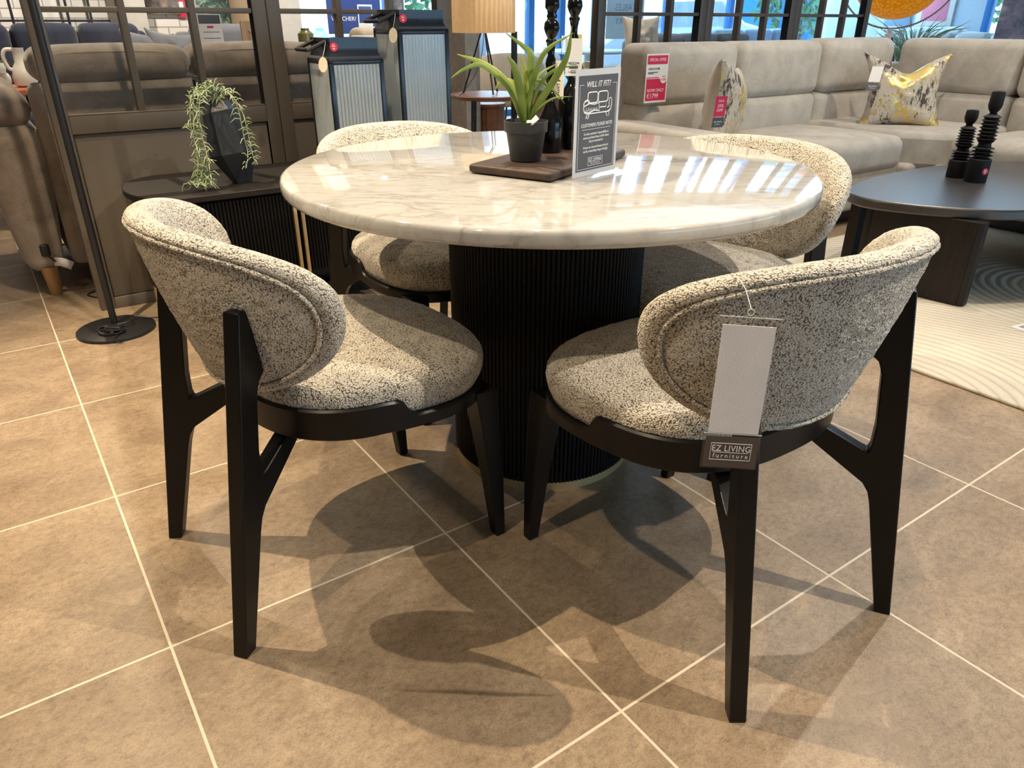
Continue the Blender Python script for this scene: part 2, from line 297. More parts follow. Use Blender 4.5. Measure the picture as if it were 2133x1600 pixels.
# ------------------------------------------------------------------ mesh tools
class MB:
    def __init__(s): s.v = []; s.f = []
    def add(s, vs, fs, T=None):
        o = len(s.v)
        s.v += [tuple(T @ Vector(q)) for q in vs] if T is not None else [tuple(q) for q in vs]
        s.f += [tuple(i+o for i in f) for f in fs]; return s
    def soft(s, c, half, r, seg=3, inner=4, puff=(0, 0, 0), T=None):
        h = half
        ax = []
        for i in range(3):
            rr = min(r, h[i]*.999); L = [-h[i]+rr*(1-math.tan((1-k/seg)*PI/4)) for k in range(seg+1)]
            n = inner; a0, a1 = -h[i]+rr, h[i]-rr
            ax.append(L+[a0+(a1-a0)*k/n for k in range(1, n)]+[-x for x in reversed(L)])
        vs = []; fs = []
        for d in range(3):
            e, g = (d+1) % 3, (d+2) % 3
            for sg in (-1, 1):
                base = len(vs); ne, ng = len(ax[e]), len(ax[g])
                for ie in range(ne):
                    for ig in range(ng):
                        q = [0, 0, 0]; q[d] = sg*h[d]; q[e] = ax[e][ie]; q[g] = ax[g][ig]
                        cl = [max(-h[i]+min(r, h[i]*.999), min(h[i]-min(r, h[i]*.999), q[i])) for i in range(3)]
                        dv = Vector([q[i]-cl[i] for i in range(3)]); L = dv.length
                        n = dv/L if L > 1e-9 else Vector((0, 0, 0))
                        P = [cl[i]+n[i]*min(r, h[i]*.999) for i in range(3)]
                        for i in range(3):
                            o1, o2 = (i+1) % 3, (i+2) % 3
                            if puff[i]: P[i] += n[i]*puff[i]*max(0, 1-(P[o1]/h[o1])**2)*max(0, 1-(P[o2]/h[o2])**2)
                        vs.append((c[0]+P[0], c[1]+P[1], c[2]+P[2]))
                for ie in range(ne-1):
                    for ig in range(ng-1):
                        a = base+ie*ng+ig; f = (a, a+ng, a+ng+1, a+1)
                        fs.append(f if sg > 0 else f[::-1])
        return s.add(vs, fs, T)
    def box(s, lo, hi, r=.003, T=None):
        c = [(lo[i]+hi[i])/2 for i in range(3)]; h = [abs(hi[i]-lo[i])/2 for i in range(3)]
        return s.soft(c, h, min(r, min(h)*.6), 1, 1, (0, 0, 0), T)
    def lathe(s, prof, c=(0, 0, 0), seg=40, T=None, cap=True):
        vs = []; fs = []; n = len(prof)
        for k in range(seg):
            a = 2*PI*k/seg
            for (r, z) in prof: vs.append((c[0]+r*cos(a), c[1]+r*sin(a), c[2]+z))
        for k in range(seg):
            k2 = (k+1) % seg
            for i in range(n-1): fs.append((k*n+i, k2*n+i, k2*n+i+1, k*n+i+1))
        if cap:
            if prof[0][0] > 1e-6: fs.append(tuple(k*n for k in reversed(range(seg))))
            if prof[-1][0] > 1e-6: fs.append(tuple(k*n+n-1 for k in range(seg)))
        return s.add(vs, fs, T)
    def tube(s, path, r, seg=8, T=None, closed=False):
        P = [Vector(q) for q in path]; n = len(P); vs = []; fs = []
        rr = r if isinstance(r, (list, tuple)) else [r]*n
        t0 = (P[1]-P[0]).normalized(); nrm = t0.orthogonal().normalized()
        for i in range(n):
            if closed: t = (P[(i+1) % n]-P[i-1]).normalized()
            else: t = (P[min(i+1, n-1)]-P[max(i-1, 0)]).normalized()
            nrm = (nrm-t*nrm.dot(t)).normalized(); b = t.cross(nrm)
            for k in range(seg):
                a = 2*PI*k/seg; vs.append(tuple(P[i]+(nrm*cos(a)+b*sin(a))*rr[i]))
        for i in range(n if closed else n-1):
            j = (i+1) % n
            for k in range(seg):
                k2 = (k+1) % seg; fs.append((i*seg+k, i*seg+k2, j*seg+k2, j*seg+k))
        if not closed: fs.append(tuple(reversed(range(seg)))); fs.append(tuple((n-1)*seg+k for k in range(seg)))
        return s.add(vs, fs, T)
    def prism(s, poly, O, U, V, Nn, t0, t1):
        O, U, V, Nn = Vector(O), Vector(U), Vector(V), Vector(Nn); n = len(poly)
        vs = [tuple(O+U*p[0]+V*p[1]+Nn*t) for t in (t0, t1) for p in poly]
        fs = [tuple(range(n)), tuple(n+i for i in reversed(range(n)))]+[(i, i+n, (i+1) % n+n, (i+1) % n) for i in range(n)]
        return s.add(vs, fs)
    def blade(s, path, wid, fold=.25, side=None):
        # a leaf: three-vertex-wide strip with a folded mid rib, given as spine points
        P = [Vector(q) for q in path]; n = len(P); vs = []; fs = []
        for i in range(n):
            t = (P[min(i+1, n-1)]-P[max(i-1, 0)]).normalized()
            sd = side if side is not None else Vector((0, -1, .2))
            b = t.cross(sd).normalized(); nn = b.cross(t).normalized(); w_ = wid(i/(n-1))
            vs += [tuple(P[i]-b*w_+nn*w_*fold), tuple(P[i]), tuple(P[i]+b*w_+nn*w_*fold)]
        for i in range(n-1):
            a = i*3; fs += [(a, a+1, a+4, a+3), (a+1, a+2, a+5, a+4)]
        return s.add(vs, fs)
def mesh_from(name, mb, sharp=38, weld=True):
    me = bpy.data.meshes.new(name); me.from_pydata(mb.v, [], mb.f)
    bm = bmesh.new(); bm.from_mesh(me)
    if weld: bmesh.ops.remove_doubles(bm, verts=bm.verts, dist=1e-5)
    bmesh.ops.recalc_face_normals(bm, faces=bm.faces); bm.to_mesh(me); bm.free()
    for p in me.polygons: p.use_smooth = True
    me.set_sharp_from_angle(angle=R(sharp)); return me
def obj(name, mb, mat, parent=None, sharp=38, bevel=0, weld=True, solid=0):
    o = bpy.data.objects.new(name, mesh_from(name, mb, sharp, weld)); COL.objects.link(o)
    o.data.materials.append(M[mat] if isinstance(mat, str) else mat)
    if parent is not None: o.parent = parent
    if solid:
        md = o.modifiers.new('thickness', 'SOLIDIFY'); md.thickness = solid; md.offset = 0
    if bevel:
        md = o.modifiers.new('edge', 'BEVEL'); md.width = bevel; md.segments = 2; md.limit_method = 'ANGLE'; md.angle_limit = R(35)
    return o
def thing(name, label, cat, loc=(0, 0, 0), rz=0, group=None):
    o = bpy.data.objects.new(name, None); COL.objects.link(o); o.empty_display_size = .1
    o.location = loc; o.rotation_euler = (0, 0, rz); o['label'] = label; o['category'] = cat
    if group: o['group'] = group
    return o
def tag(o, label, cat, group=None, loc=None, rz=None):
    o['label'] = label; o['category'] = cat
    if group: o['group'] = group
    if loc is not None: o.location = loc
    if rz is not None: o.rotation_euler = (0, 0, rz)
    return o
def struct(name, mb, mat, loc=(0, 0, 0), rz=0, parent=None, sharp=38):
    o = obj(name, mb, mat, parent, sharp); o['kind'] = 'structure'; o.location = loc; o.rotation_euler = (0, 0, rz); return o
def dup(root, loc, rz, label, group=None):
    r = root.copy(); COL.objects.link(r); r.location = loc; r.rotation_euler = (0, 0, rz); r['label'] = label
    if group: r['group'] = group
    for ch in list(root.children):
        c = ch.copy(); COL.objects.link(c); c.parent = r
        for g in list(ch.children):
            d = g.copy(); COL.objects.link(d); d.parent = c
    return r
def text_mb(body, size, O, U, V, align='CENTER', depth=.0004, squash=1.0, shear=0, spacing=1.0):
    cu = bpy.data.curves.new('lettering', 'FONT'); cu.body = body; cu.size = size; cu.align_x = align; cu.align_y = 'CENTER'
    cu.extrude = depth; cu.shear = shear; cu.space_character = spacing; cu.resolution_u = 3
    o = bpy.data.objects.new('lettering_tmp', cu); COL.objects.link(o)
    dg = bpy.context.evaluated_depsgraph_get(); dg.update()
    me = bpy.data.meshes.new_from_object(o.evaluated_get(dg))
    O, U, V = Vector(O), Vector(U).normalized(), Vector(V).normalized(); W = U.cross(V)
    mb = MB(); mb.add([tuple(O+U*(q.co.x*squash)+V*q.co.y+W*q.co.z) for q in me.vertices], [tuple(p.vertices) for p in me.polygons])
    bpy.data.objects.remove(o); bpy.data.curves.remove(cu); bpy.data.meshes.remove(me); return mb
def rectmb(mb, O, U, V, u0, v0, u1, v1, n0=0, n1=.0006):
    U, V = Vector(U).normalized(), Vector(V).normalized(); W = U.cross(V)
    return mb.prism([(u0, v0), (u1, v0), (u1, v1), (u0, v1)], O, U, V, W, n0, n1)
def outline(mb, O, U, V, u0, v0, u1, v1, t=.0008, n1=.0006):
    for q in ((u0, v0, u1, v0+t), (u0, v1-t, u1, v1), (u0, v0, u0+t, v1), (u1-t, v0, u1, v1)): rectmb(mb, O, U, V, *q, 0, n1)
    return mb
def cr(pts, n=8):
    # Catmull-Rom through points
    P = [Vector(q) for q in pts]; P = [P[0]*2-P[1]]+P+[P[-1]*2-P[-2]]; out = []
    for i in range(1, len(P)-2):
        for k in range(n):
            t = k/n; a, b, c, d = P[i-1], P[i], P[i+1], P[i+2]
            out.append(.5*((2*b)+(c-a)*t+(2*a-5*b+4*c-d)*t*t+(3*b-3*c+d-a)*t**3))
    out.append(P[-2]); return out
def se(a, n):   # superellipse unit point
    c, s = cos(a), sin(a); return (math.copysign(abs(c)**(2/n), c), math.copysign(abs(s)**(2/n), s))
def sticker(parent, O, U, V, r=.0155, name='red_sticker'):
    m = MB(); U = Vector(U).normalized(); V = Vector(V).normalized(); W = U.cross(V)
    m.prism([(r*cos(2*PI*k/28), r*sin(2*PI*k/28)) for k in range(28)], O, U, V, W, 0, .0006)
    s = obj(name, m, 'redstick', parent); s['label'] = 'round red sale sticker'
    t = MB(); O2 = Vector(O)+W*.0006
    rectmb(t, O2, U, V, -.006*r/.0155, .006*r/.0155, .003*r/.0155, .008*r/.0155); rectmb(t, O2, U, V, -.008*r/.0155, .001*r/.0155, .007*r/.0155, .0035*r/.0155); rectmb(t, O2, U, V, -.004*r/.0155, -.008*r/.0155, .004*r/.0155, -.003*r/.0155)
    obj('sticker_print', t, 'white', s); return s

# ------------------------------------------------------------------ the room
TO = Vector((-1.8951*1.06258, 2.79844*1.06258, 0))
m = MB(); m.add([(-12, -14, 0), (18, -14, 0), (18, 14, 0), (-12, 14, 0)], [(0, 1, 2, 3)])
fl = struct('floor', m, 'floor', TO, TH)
def wallbox(name, a0, b0, a1, b1, z0, z1, mat, **k):
    m = MB(); m.box((a0, b0, z0), (a1, b1, z1), .002); return struct(name, m, mat, (0, 0, 0), TH, **k)
B_W = 8.0; A_R = 12.0; A_L = -3.5; B_F = -3.6
ZC = 4.6
wallbox('ceiling', A_L, B_F, A_R+.3, B_W+.3, ZC, ZC+.1, 'ceil')
wallbox('wall_back', A_L, B_W, 2.75, B_W+.2, 0, ZC, 'brick')
wallbox('wall_left', A_L-.2, B_F, A_L, B_W+.2, 0, ZC, 'wall')
m = MB(); m.box((A_L, B_F-.2, 0), (1.2, B_F, ZC)); m.box((1.2, B_F-.2, 1.9), (9.6, B_F, ZC)); m.box((9.6, B_F-.2, 0), (A_R, B_F, ZC)); struct('wall_front', m, 'wall', (0, 0, 0), TH)
m = MB()
for x in (1.2, 3.3, 5.4, 7.5, 9.52): m.box((x, B_F-.1, 0), (x+.08, B_F, 1.9))
for z in (0, 1.82): m.box((1.2, B_F-.1, z), (9.6, B_F, z+.08))
f = struct('window_20', m, 'blueframe', (0, 0, 0), TH); g = MB(); g.box((1.2, B_F-.06, .08), (9.6, B_F-.055, 1.82), .001); obj('pane', g, 'glass', f)
m = MB(); m.box((A_R, B_F, 0), (A_R+.2, 3.9, ZC)); m.box((A_R, 5.62, 0), (A_R+.2, B_W+.2, 1.45)); m.box((A_R, 7.3, 1.45), (A_R+.2, B_W+.2, ZC)); m.box((A_R, 3.9, 4.4), (A_R+.2, 7.3, ZC)); m.box((A_R, 3.9, 0), (A_R+.2, 5.62, .6))
struct('wall_right', m, 'bluewall', (0, 0, 0), TH)
wallbox('wall_header', 2.75, B_W, A_R, B_W+.2, 4.2, ZC, 'wall')
wallbox('wall_header_low', 2.75, B_W-.02, 6.95, B_W+.18, 1.95, ZC, 'wall')
# shop front: floor-length windows along the back
xs = [2.75, 3.95, 5.02, 5.86, 6.34, 6.92, 8.2, 9.5, 10.8, A_R]; k = 1
for a, a1 in zip(xs, xs[1:]):
    m = MB(); m.box((a, B_W, 0), (a+.08, B_W+.1, 4.2)); m.box((a+.08, B_W, 0), (a1, B_W+.1, .07)); m.box((a+.08, B_W, 2.25), (a1, B_W+.1, 2.33)); m.box((a+.08, B_W, 4.13), (a1, B_W+.1, 4.2))
    f = struct('window_%d' % k, m, 'blueframe', (0, 0, 0), TH)
    g = MB(); g.box((a+.08, B_W+.045, .07), (a1, B_W+.052, 4.13), .001); o = obj('pane', g, 'glass', f); k += 1
m = MB(); W0, W1 = 3.9, 5.62
m.box((A_R, W0, .6), (A_R+.1, W0+.07, 4.4)); m.box((A_R, W1-.09, .6), (A_R+.1, W1, 4.4)); m.box((A_R, W0, .6), (A_R+.1, W1, .66)); m.box((A_R, W0, 4.34), (A_R+.1, W1, 4.4)); m.box((A_R, 5.27, .66), (A_R+.08, 5.31, 4.34))
f = struct('window_%d' % k, m, 'blueframe', (0, 0, 0), TH); g = MB(); g.box((A_R+.045, W0, .66), (A_R+.05, W1, 4.34), .001); obj('pane', g, 'glass', f)
k += 1; m = MB()
for b_ in (5.62, 6.43, 7.24): m.box((A_R, b_, 1.45), (A_R+.1, b_+.06, 4.4))
for z_ in (1.45, 4.34): m.box((A_R, 5.68, z_), (A_R+.1, 7.24, z_+.06))
f = struct('window_%d' % k, m, 'blueframe', (0, 0, 0), TH); g = MB(); g.box((A_R+.045, 5.68, 1.51), (A_R+.05, 7.24, 4.34), .001); obj('pane', g, 'glass', f)
# ground outside
m = MB(); m.add([(-6, B_W+.2, -.02), (40, B_W+.2, -.02), (40, 45, -.02), (-6, 45, -.02)], [(0, 1, 2, 3)]); m.add([(A_R+.2, -10, -.02), (40, -10, -.02), (40, B_W+.2, -.02), (A_R+.2, B_W+.2, -.02)], [(0, 1, 2, 3)])
m.add([(-12, -40, -.02), (40, -40, -.02), (40, B_F-.2, -.02), (-12, B_F-.2, -.02)], [(0, 1, 2, 3)]); struct('ground', m, 'stone', (0, 0, 0), TH)

# ------------------------------------------------------------------ dining table
TC = (.084, 1.774)
tb = thing('dining_table', 'round white marble dining table on black fluted drum pedestal', 'table', (TC[0], TC[1], 0))
m = MB(); Rt = .609
prof = [(0, .726), (Rt-.012, .726)]+[(Rt-.012+.012*sin(t), .738-.012*cos(t)) for t in (R(30), R(60), R(90))]+[(Rt, .750)]+[(Rt-.010+.010*cos(t), .750+.010*sin(t)) for t in (R(30), R(60), R(90))]+[(0, .76)]
m.lathe(prof, seg=180); obj('tabletop', m, 'marble', tb, 50)
m = MB(); nf = 140; vs = []; fs = []; sub = 6
ring = []
for kf in range(nf):
    for j in range(sub):
        t = j/sub; a = 2*PI*(kf+t)/nf; rr = .2345+.0055*math.sqrt(max(0, sin(PI*t))); ring.append((rr*cos(a), rr*sin(a)))
n = len(ring)
m.add([(x, y, .024) for x, y in ring]+[(x, y, .727) for x, y in ring], [(i, (i+1) % n, (i+1) % n+n, i+n) for i in range(n)]+[tuple(reversed(range(n)))])
obj('pedestal', m, 'black_flute', tb, 60)
m = MB(); m.lathe([(.236, 0), (.236, .022), (.233, .0245), (.10, .0245)], seg=120); obj('base_ring', m, 'brass', tb)

# ------------------------------------------------------------------ dining chairs
SH = dict(Wd=.3466, Rc=.3118, y0=.0638, zc=.6128, Hh=.1609, lean=-.0239, sag=-.0183, con=.3071)
def shell_pt(s, t, off):
    q = SH; z = q['zc']+q['Hh']*t-q['sag']*s*s
    Rz = q['Rc']+q['con']*(z-q['zc']); a = q['Wd']*s/q['Rc']; rr = Rz+off
    return Vector((rr*sin(a), q['y0']+q['Rc']-rr*cos(a)-q['lean']*(z-q['zc']), z))
def fuzz(P, amp):
    return noise.noise(P*95)*amp+noise.noise(P*220)*amp*.8
def make_chair():
    t = thing('dining_chair', '', 'chair', group='boucle chairs around the marble table')
    NP = 220
    th = .023
    # radial profile of the padded back: (rho, thickness offset); outside face, seam, rim, inside face
    prof = [(.0, th*1.25), (.15, th*1.24), (.3, th*1.2), (.45, th*1.16), (.58, th*1.1), (.68, th*1.05), (.76, th), (.82, th*.96), (.862, th*.90), (.885, th*.66),
            (.905, th*.86), (.93, th*.92), (.955, th*.80), (.98, th*.50), (.996, th*.16), (1.0, -th*.15), (.993, -th*.5), (.97, -th*.82), (.94, -th*1.0), (.90, -th*1.14), (.82, -th*1.3), (.7, -th*1.45), (.55, -th*1.55), (.35, -th*1.62), (.15, -th*1.65), (.0, -th*1.66)]
    fine = []
    for i in range(len(prof)-1):
        (r0, o0), (r1, o1) = prof[i], prof[i+1]; k = max(1, int(abs(r1-r0)/.022))
        fine += [(r0+(r1-r0)*j/k, o0+(o1-o0)*j/k) for j in range(k)]
    fine.append(prof[-1]); n = len(fine); vs = []; fs = []
    for i in range(NP):
        c, s = se(2*PI*i/NP, 2.3)
        for (rho, off) in fine:
            P = shell_pt(c*rho, s*rho, off); e = shell_pt(c*rho, s*rho, off+.01)-P; e.normalize()
            vs.append(P+e*fuzz(P, .0016)*math.copysign(1, off) if rho > .01 else P)
    for i in range(NP):
        j = (i+1) % NP
        for k in range(n-1): fs.append((i*n+k, j*n+k, j*n+k+1, i*n+k+1))
    m = MB(); m.add(vs, fs); bk = obj('backrest', m, 'boucle', t, 80)
    m = MB(); path = []
    for i in range(260):
        c, s = se(2*PI*i/260, 2.3); path.append(shell_pt(c*.889, s*.889, th*.92+.001))
    m.tube(path, [.0042+.0006*sin(i*1.9) for i in range(260)], 8, closed=True); obj('piping', m, 'boucle', bk, 80)
    # seat frame: bent ring with a step down towards the front
    NS = 200; m = MB(); vs = []; fs = []
    def ol(a, k): x, y = se(a, 2.5); return (.272*x*k, .366+.250*y*k)
    def top(y): return .412+(.447-.412)*(1-min(1, max(0, (y-.335)/.022)))
    rows = 0
    for i in range(NS):
        a = 2*PI*i/NS; x, y = ol(a, 1); tz = top(y); dz = .022*min(1, max(0, (y-.30)/.25)); tz -= dz*.9; xi, yi = ol(a, .955); x2, y2 = ol(a, .985)
        L = [(xi*.6, .366+(yi-.366)*.6, .384-dz), (x2, .366+(y2-.366), .384-dz), (x, y, .388-dz), (x, y, tz-.004), (x2, y2, tz), (xi, yi, tz), (xi, yi, .40-dz), (xi*.6, .366+(yi-.366)*.6, .40-dz)]
        rows = len(L); vs += L
    for i in range(NS):
        j = (i+1) % NS
        for k in range(rows): fs.append((i*rows+k, j*rows+k, j*rows+(k+1) % rows, i*rows+(k+1) % rows))
    m.add(vs, fs); obj('seat_frame', m, 'black_wood', t, 40)
    # seat cushion
    m = MB(); vs = []; fs = []
    prof = [(0, .402), (.90, .402), (.955, .408), (.955, .425), (.968, .440), (.974, .452), (.965, .466), (.935, .478), (.88, .4865), (.8, .492), (.68, .4955), (.5, .498), (.3, .499), (.12, .4995), (0, .4995)]
    fine = []
    for i in range(len(prof)-1):
        (r0, z0), (r1, z1) = prof[i], prof[i+1]; k = max(1, int(abs(r1-r0)/.03)) if i > 1 else 1
        fine += [(r0+(r1-r0)*j/k, z0+(z1-z0)*j/k) for j in range(k)]
    fine.append(prof[-1]); n = len(fine)
    for i in range(NS):
        a = 2*PI*i/NS; ux, uy = se(a, 2.5)
        for (k, z) in fine:
            fr = max(0, uy)*1.0
            kk = k*(1+.045*max(0, uy)*(1 if z > .42 else 0))
            P = Vector((.272*ux*kk, .366+.250*uy*kk, z-.022*max(0, uy)*k*k)); f_ = fuzz(P, .0014)
            vs.append(P+Vector((ux, uy, .6)).normalized()*f_ if k > .01 and z > .43 else P)
    for i in range(NS):
        j = (i+1) % NS
        for k in range(n-1): fs.append((i*n+k, j*n+k, j*n+k+1, i*n+k+1))
    m.add(vs, fs); obj('seat_cushion', m, 'boucle', t, 80)
    for s in (-1, 1):
        # rear leg: a flat board whose brace reaches forward and inward under the seat
        d = Vector((-s*.57, .822, 0)); nn = Vector((.822*s, .57, 0)); lean = Vector((-s*.028, .150, 1))
        poly = [(0, 0), (.029, 0), (.051, .235), (.056, .262), (.066, .280), (.205, .384), (.260, .397), (.165, .397), (.072, .350), (.060, .345), (.055, .356), (.049, .40), (.046, .50), (.052, .522), (.066, .535), (.024, .650), (.016, .655), (0, .655)]
        m = MB(); m.prism(poly, (s*.238, -.016, 0), d, lean, nn, -.024, .006); obj('leg', m, 'black_wood', t, 30, .0025)
    for s in (-1, 1):
        m = MB(); vs = []
        for z, w_, x, y in ((0, .0135, .221, .584), (.15, .0195, .219, .573), (.30, .025, .214, .558), (.385, .029, .209, .548)):
            vs += [(s*x-w_, y-w_, z), (s*x+w_, y-w_, z), (s*x+w_, y+w_*.8, z), (s*x-w_, y+w_*.8, z)]
        fs = [(3, 2, 1, 0), (12, 13, 14, 15)]+[(i*4+k, i*4+(k+1) % 4, i*4+4+(k+1) % 4, i*4+4+k) for i in range(3) for k in range(4)]
        m.add(vs, fs); obj('leg', m, 'black_wood', t, 30, .003)
    return t
ch = make_chair()
def chair_at(o, loc, fwd_deg): o.location = (loc[0], loc[1], 0); o.rotation_euler = (0, 0, R(fwd_deg-90))
chair_at(ch, (-.629, 1.19), math.degrees(math.atan2(.355, .461)))
ch['label'] = 'boucle dining chair at front left of the marble table, seen from its side'
CR = ((.559, 1.004), math.degrees(math.atan2(.473, -.331)))
dup(ch, (CR[0][0], CR[0][1], 0), R(CR[1]-90), 'boucle dining chair with a white price tag hung on its back', ch['group'])
dup(ch, (-.434, 2.48, 0), R(-52.3-90), 'boucle dining chair behind the table beside the fluted sideboard', ch['group'])
dup(ch, (.734, 2.175, 0), R(229.2-90), 'boucle dining chair behind the table nearest the coffee table', ch['group'])

# price tag hung on the right chair's back
O0 = Vector((.34926, .89384, 0)); ua = R(-34); r_ = Vector((.81931, .57335, 0)); f_ = Vector((-.57335, .81932, 0))
U = (r_*cos(ua)+f_*sin(ua)).normalized(); U = (U+Vector((0, 0, -.075))).normalized()
pt = thing('price_tag', 'long clear price tag with blank white card on right chair back', 'price tag', tuple(O0+Vector((0, 0, .72))))
Or = Vector((0, 0, -.72)); Vz = Vector((0, 0, 1))
def tz(z): return (0, 0, z-.72)
Wn = U.cross(Vz)
def tq(name, mat, u0, z0, u1, z1, n0, n1, parent=pt):
    m = MB(); m.prism([(u0, z0), (u1, z0), (u1, z1), (u0, z1)], Or, U, Vz, Wn, n0, n1); return obj(name, m, mat, parent, 30)
tq('clear_sleeve', 'acrylic', -.080, .482, .003, .735, -.0004, .0012)
c_ = tq('card', 'paper', -.0745, .541, -.003, .703, .0012, .0020)
l_ = tq('label_panel', 'brown_label', -.0765, .485, .0, .535, .0012, .0020); l_['label'] = 'dark label with shop lettering'
m = text_mb('EZ LIVING', .0140, Or+U*-.038+Vz*.5155+Wn*.0021, U, Vz, squash=.86, spacing=1.05); lt = obj('lettering', m, 'white', l_, weld=False)
m = text_mb('furniture', .0095, Or+U*-.038+Vz*.5035+Wn*.0021, U, Vz, squash=1, spacing=1.45); obj('lettering', m, 'white', l_, weld=False)
m = MB(); outline(m, Or+Wn*.0021, U, Vz, -.068, .497, -.009, .5245, .0006); rectmb(m, Or+Wn*.0021, U, Vz, -.064, .5092, -.013, .5096); obj('label_border', m, 'white', l_)
m = MB(); pin = Or+U*-.04+Vz*.722; m.tube([pin+Wn*.002+U*.0045*cos(2*PI*k/20)+Vz*.0045*sin(2*PI*k/20) for k in range(20)], .0006, 6, closed=True)
m.tube([pin+Vz*.0045, pin+Vz*.02-Wn*.03, pin+Vz*.026-Wn*.075], .0005, 6); obj('plastic_pin', m, 'white_metal', pt)
for z in (.714, .5390): m = MB(); rectmb(m, Or+Wn*.0013, U, Vz, -.080, z, .003, z+.0010); obj('seal_line', m, 'white_metal', pt)

# ------------------------------------------------------------------ things on the marble table
bd = thing('serving_board', 'rectangular dark walnut serving board lying on the marble tabletop', 'serving board', (0, 0, .76))
# two measured corners give its place and angle
p0, p1 = Vector((-.090, 1.655, 0)), Vector((.064, 1.560, 0)); ud = (p1-p0).normalized(); vd = Vector((-ud.y, ud.x, 0))
m = MB(); T = Matrix.Translation(p0) @ Matrix(((ud.x, vd.x, 0, 0), (ud.y, vd.y, 0, 0), (0, 0, 1, 0), (0, 0, 0, 1)))
m.soft((.10, .19, .0115), (.105, .19, .0095), .007, 2, 2, T=T @ Matrix.Translation((-.004, 0, 0))); obj('board', m, 'board', bd)
m = MB()
for x in (.02, .18):
    for y in (.03, .35): m = MB(); m.box((x-.008, y-.008, 0), (x+.008, y+.008, .003), T=T); obj('foot', m, 'black_metal', bd)
ZB = .781
pp = thing('potted_plant', 'green strap leaved plant in small charcoal plastic pot on walnut board', 'potted plant', (.030, 1.705, ZB))
m = MB(); m.lathe([(.030, 0), (.0345, .002), (.0435, .062), (.0475, .0625), (.0487, .085), (.0462, .0855), (.0445, .070), (.043, .066)], seg=64); obj('pot', m, 'pot', pp, 30)
m = MB(); m.lathe([(0, .074), (.044, .072)], seg=32, cap=False); obj('soil', m, 'soil', pp)
LV = [
 ([(0.026, 1.71, 0.856), (-0.008, 1.703, 0.936), (-0.057, 1.697, 0.978), (-0.117, 1.69, 1.0)], .0105),
 ([(0.024, 1.71, 0.856), (-0.005, 1.697, 0.927), (-0.061, 1.685, 0.977), (-0.098, 1.672, 0.973), (-0.131, 1.66, 0.954)], .0065),
 ([(0.032, 1.71, 0.856), (0.036, 1.718, 0.94), (0.04, 1.725, 0.995), (0.023, 1.732, 1.014), (-0.018, 1.74, 1.042)], .0095),
 ([(0.028, 1.71, 0.856), (0.018, 1.697, 0.917), (0.005, 1.683, 0.973), (-0.011, 1.67, 0.998)], .0115),
 ([(0.031, 1.71, 0.856), (0.031, 1.713, 0.911), (0.027, 1.717, 0.964), (0.018, 1.72, 1.004)], .0085),
 ([(0.033, 1.71, 0.856), (0.04, 1.705, 0.926), (0.059, 1.7, 0.988), (0.083, 1.695, 1.016), (0.127, 1.69, 1.04)], .0075),
 ([(0.036, 1.71, 0.856), (0.06, 1.698, 0.905), (0.096, 1.685, 0.961), (0.115, 1.672, 1.002), (0.121, 1.66, 1.054)], .010),
 ([(0.035, 1.71, 0.856), (0.047, 1.715, 0.911), (0.071, 1.72, 0.952), (0.101, 1.725, 0.971), (0.146, 1.73, 0.976)], .005),
 ([(0.034, 1.71, 0.856), (0.043, 1.727, 0.924), (0.061, 1.743, 0.958), (0.103, 1.76, 0.981)], .0045),
 ([(0.037, 1.71, 0.856), (0.055, 1.693, 0.888), (0.085, 1.677, 0.913), (0.127, 1.66, 0.92)], .0035),
 ([(0.028, 1.71, 0.856), (0.013, 1.72, 0.915), (-0.002, 1.73, 0.941), (-0.024, 1.74, 0.941), (-0.04, 1.75, 0.925)], .010),
 ([(0.033, 1.71, 0.856), (0.037, 1.718, 0.925), (0.055, 1.725, 0.947), (0.093, 1.733, 0.924), (0.117, 1.74, 0.897)], .005)]
off = Vector((.030, 1.705, ZB))
for iv, (path, wd) in enumerate(LV):
    m = MB(); m.blade([q-off for q in cr(path, 6)], lambda t, wd=wd: wd*.74*max(.04, (sin(PI*min(1, t*.86+.14))**.8)), .34); obj('leaf', m, 'leaf2' if iv in (4, 8, 10, 0) else 'leaf', pp, 60, solid=.0008)
m = MB(); m.blade([Vector((.0, -.040, .085)), Vector((.012, -.046, .086)), Vector((.024, -.046, .0975))], lambda t: .006, 0, Vector((0, -.8, .6))); g_ = obj('care_tag', m, 'white', pp, solid=.0005)
def candlestick(loc, dz, label, rb):
    t = thing('candlestick', label, 'candlestick', (loc[0], loc[1], ZB), group='glossy black turned candlesticks')
    b0 = [(rb*.92, 0), (rb, .004), (rb, .066+dz), (rb*.95, .074+dz), (rb*.62, .092+dz), (.0125, .106+dz), (.0100, .118+dz), (.0102, .121+dz), (.0168, .124+dz), (.0174, .127+dz), (.0115, .131+dz), (.0088, .145+dz), (.0108, .160+dz), (.0124, .166+dz), (.0085, .175+dz), (.0112, .186+dz), (.0128, .194+dz), (.0112, .203+dz), (.0078, .211+dz), (.0086, .225+dz), (.0110, .237+dz), (.0128, .240+dz), (.0128, .243+dz), (.0092, .247+dz), (.0140, .256+dz), (.0178, .267+dz), (.0166, .278+dz), (.0100, .286+dz), (.0122, .291+dz), (.0100, .297+dz), (.0115, .303+dz), (.0158, .308+dz), (.0158, .326+dz), (.0120, .33+dz), (.012, .345+dz), (.017, .352+dz), (.017, .356+dz), (.008, .356+dz), (.008, .345+dz), (0, .345+dz)]
    m = MB(); m.lathe(b0, seg=48); obj('stem', m, 'gloss_black', t, 45); return t
candlestick((.088, 1.825), 0, 'glossy black turned candlestick just right of the potted plant', .0300)
candlestick((.143, 1.885), .045, 'taller glossy black candlestick behind the acrylic notice', .0330)
